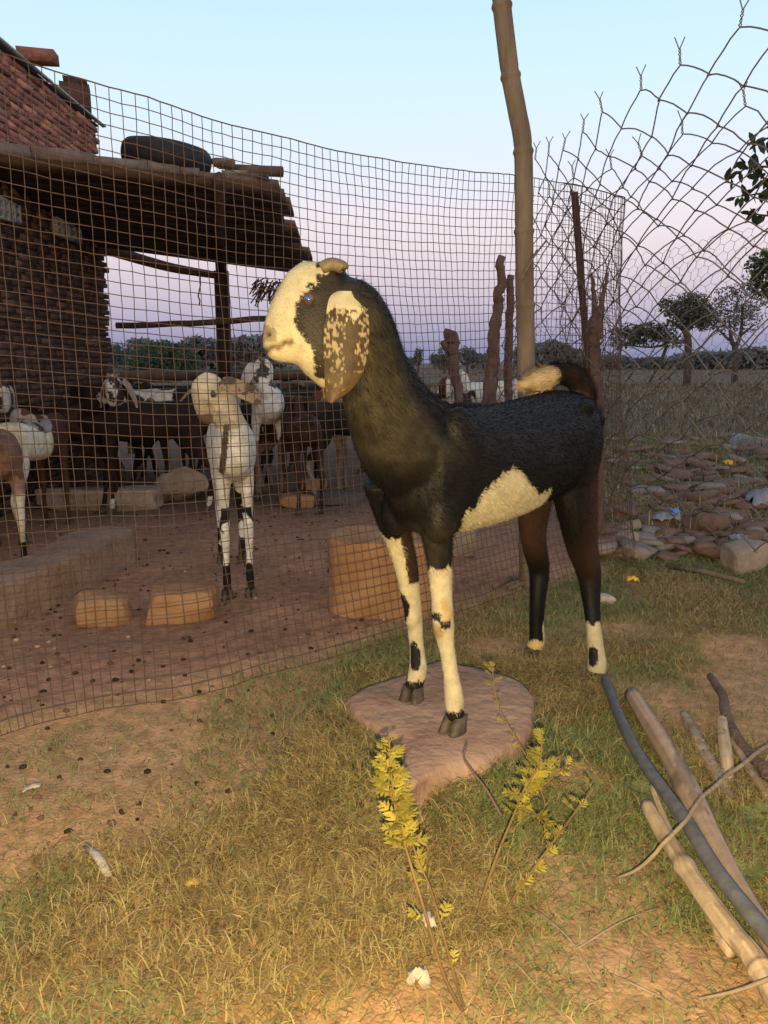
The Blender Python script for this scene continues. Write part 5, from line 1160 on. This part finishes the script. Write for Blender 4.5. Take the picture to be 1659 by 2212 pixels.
pen_goat('dark brown black goat with a black and white mottled face looking at the camera', 338, 4.62, (-1, -.18), .84, spots((.017, .010, .009), (.03, .014, .010), .6, 4, 411, spot_face), ears((.26, .2, .18)), (243, 836, 4.30), (.05, -1, -.55), vox=.010, ear_splay=(.25, .25), hk=1.0)
def mid_white(P, hc, c, n):
    m = P[:, 0] > .14 + (n - .5) * .3; c[m] = np.array([.03, .018, .014]); m = P[:, 0] < -.28; c[m] = np.array([.02, .014, .012]); return c
pen_goat('white backed goat with dark head end hidden behind the mottled face goat', 318, 5.35, (-1, .15), .90, spots(wht, (.04, .04, .045), .60, 5, 421, mid_white), ears(blk), (262, 850, 5.3), (-1, -.1, -.5), vox=.011)
def rump_brown(P, hc, c, n):
    m = (P[:, 2] < .46) & (P[:, 2] > .18); c[m] = np.array([.48, .42, .33]); m = P[:, 2] < .18; c[m] = blk; return c
pen_goat('reddish brown goat cut off by the left edge, seen from behind', 2, 3.50, (-.45, 1), .72, spots((.17, .085, .055), (.24, .16, .12), .55, 6, 430, rump_brown), ears(brn), (-60, 900, 3.75), (-1, .2, -.4), vox=.009, horn=False)
def rump_white(P, hc, c, n):
    m = (np.abs(P[:, 1]) < .03) & (P[:, 2] < .58); c[m] = np.array([.2, .11, .06]); m = P[:, 0] > .1; c[m] = np.array([.06, .03, .022]); m = P[:, 2] < .16; c[m] = np.array([.05, .028, .02]); m = np.linalg.norm(hc, axis=1) < .22; c[m] = np.where(fbm(P, 14, 441)[m][:, None] > .52, np.array([.25, .24, .24]), np.array([.07, .035, .025])); return c
pen_goat('white rumped goat with creamy hind legs seen from behind at the left', 66, 4.02, (.08, 1), .75, spots((.58, .54, .46), (.50, .42, .28), .5, 6, 440, rump_white), ears((.26, .24, .23)), (40, 905, 4.05), (-.95, -.5, -.3), vox=.009, horn=False)
pen_goat('pale headed goat at the far left edge behind the brown one', -14, 4.75, (.15, -1), .88, spots((.40, .39, .38), (.05, .035, .03), .52, 6, 450), ears((.3, .28, .27)), (4, 850, 4.35), (.5, -.8, -.45), vox=.011)
def b1(P, hc, c, n):
    hd = (np.linalg.norm(hc, axis=1) < .2) & (P[:, 2] > .8); k = fbm(hc, 16, 461) > .5; c[hd] = np.where(k[hd][:, None], np.array([.05, .045, .05]), np.array(wht)); m = (P[:, 0] > .06) & (P[:, 0] < .3) & (P[:, 1] < .02) & (P[:, 2] > .5); c[m] = np.array([.045, .04, .055]); m = P[:, 2] < .42; c[m] = np.array([.12, .09, .08]); return c
pen_goat('white and black pied goat with raised head standing under the black goat chin', 556, 5.35, (.42, -.9), .93, spots((.54, .55, .58), (.04, .035, .045), .56, 7, 460, b1), ears((.5, .5, .52)), (573, 800, 5.0), (.85, -.35, -.55), vox=.010)
def b3(P, hc, c, n):
    k = sstep(.12, .3, P[:, 0] + (n - .5) * .3)[:, None]; c = c * (1 - k) + np.array([.24, .18, .16]) * k; m = P[:, 2] < .4; c[m] = np.array([.16, .11, .10]); return c
pen_goat('brown goat with greyish shoulder seen left of the black goat neck', 662, 5.35, (1, -.25), .84, spots((.035, .017, .013), (.10, .05, .035), .55, 5, 470, b3), ears(brn), (712, 858, 5.2), (.8, -.5, -.6), vox=.010)
def b4(P, hc, c, n):
    m = (P[:, 2] < .33); c[m] = np.array([.22, .18, .17]); return c
pen_goat('black goat with pale shanks half hidden by the black goat neck', 772, 5.1, (1, .1), .80, spots(blk, (.03, .02, .018), .6, 5, 480, b4), ears(blk), (855, 860, 5.0), (1, -.2, -.4), vox=.011)
def b5(P, hc, c, n):
    hd = (np.linalg.norm(hc, axis=1) < .2) & (P[:, 2] > .7); c[hd] = np.array([.075, .024, .018]); m = hd & (hc[:, 1] > .02); c[m] = np.array(wht); return c
pen_goat('maroon faced goat with white neck above the dip of the black goat back', 978, 6.9, (-.25, -1), .86, spots(wht, (.30, .22, .2), .56, 5, 490, b5), ears((.07, .03, .025)), (962, 832, 6.4), (-.3, -1, -.55), vox=.012)
pen_goat('white goat with rounded back among the far goats', 1046, 7.3, (-1, .1), .90, spots(wht, (.42, .40, .40), .55, 4, 500), ears(wht), (985, 812, 7.3), (-1, 0, -.4), vox=.012)
pen_goat('black goat in front of the rounded white back', 1045, 6.3, (1, .2), .72, spots(blk, (.02, .018, .02), .6, 4, 510), ears(blk), (1130, 880, 6.3), (1, -.1, -.6), vox=.012)
pen_goat('bluish white goat glimpsed between stake and bamboo pole', 1128, 7.6, (.2, -1), .88, spots((.48, .52, .58), (.06, .06, .07), .6, 5, 520), ears(wht), (1112, 835, 7.2), (0, -1, -.5), vox=.013)
pen_goat('dark goat with head low at the foot of the neck of the black goat', 930, 6.6, (-1, -.3), .80, spots((.03, .02, .02), (.12, .07, .05), .6, 5, 530), ears(blk), (880, 850, 6.5), (-1, -.4, -.5), vox=.013)
for k, (px, Y, hd_, sc, py, ex, lb) in enumerate((
    (150, 4.75, (-1, .3), .80, 905, 92, 'dark brown goat standing in the shade along the brick wall'), (610, 6.1, (1, .2), .90, 850, 655, 'dark goat standing crosswise at the back rail'),
    (705, 6.4, (-1, .25), .92, 845, 640, 'russet brown goat facing left at the back rail'), (430, 6.0, (1, .3), .90, 850, 480, 'black brown goat in the gap behind the white goat'),
    (275, 5.0, (1, .25), .80, 885, 330, 'very dark goat pressed close behind the mottled face goat'), (205, 5.7, (-1, .1), .92, 850, 150, 'dark goat by the far end of the brick wall'),
    (480, 5.5, (-1, .2), .84, 870, 420, 'dark goat behind the white goat at shoulder height'), (590, 5.75, (-1, -.1), .86, 850, 540, 'dark goat behind the pied goat with raised head'),
    (650, 4.75, (-.3, 1), .74, 880, 640, 'dark brown goat turned away left of the black goat neck'), (375, 6.5, (-1, -.2), .88, 848, 320, 'dark goat in the shade right under the far round tree'))):
    bc = [(.022, .013, .010), (.016, .012, .011), (.055, .022, .014), (.014, .010, .009), (.018, .014, .012), (.012, .009, .008), (.018, .012, .010), (.016, .011, .009), (.032, .018, .013), (.02, .014, .012)][k]
    pen_goat(lb, px, Y, hd_, sc, spots(bc, tuple(2.2 * v for v in bc), .62, 6, 540 + k), ears(bc), (ex, py, Y), (hd_[0], hd_[1] - .2, -.55), vox=.013)
# small lit bulb seen across the pen
p = Q(292, 806, 9.0)
lampo = empty('lit_lamp', (p[0], p[1], 0), 'small bright lit bulb on a thin pole beyond the pen', 'lamp')
mb = MB(); mb.tube([(0, 0, 0), (0, 0, p[2] - .02)], .015, 6); mb.build('lamp_pole', M['wood_dark'], lampo)
mb = MB(); th = np.linspace(.05, math.pi - .05, 8); mb.rings([np.stack([.022 * math.sin(t) * np.cos(np.arange(10) * .628), .022 * math.sin(t) * np.sin(np.arange(10) * .628), np.full(10, p[2] + .028 * math.cos(t))], 1) for t in th]); link('bulb', mb.mesh('bulb', True), bulb, lampo)
for o in list(bpy.data.objects):
    if o.name == 'x' or o.name.startswith('x.'): print('bad name', o.name)
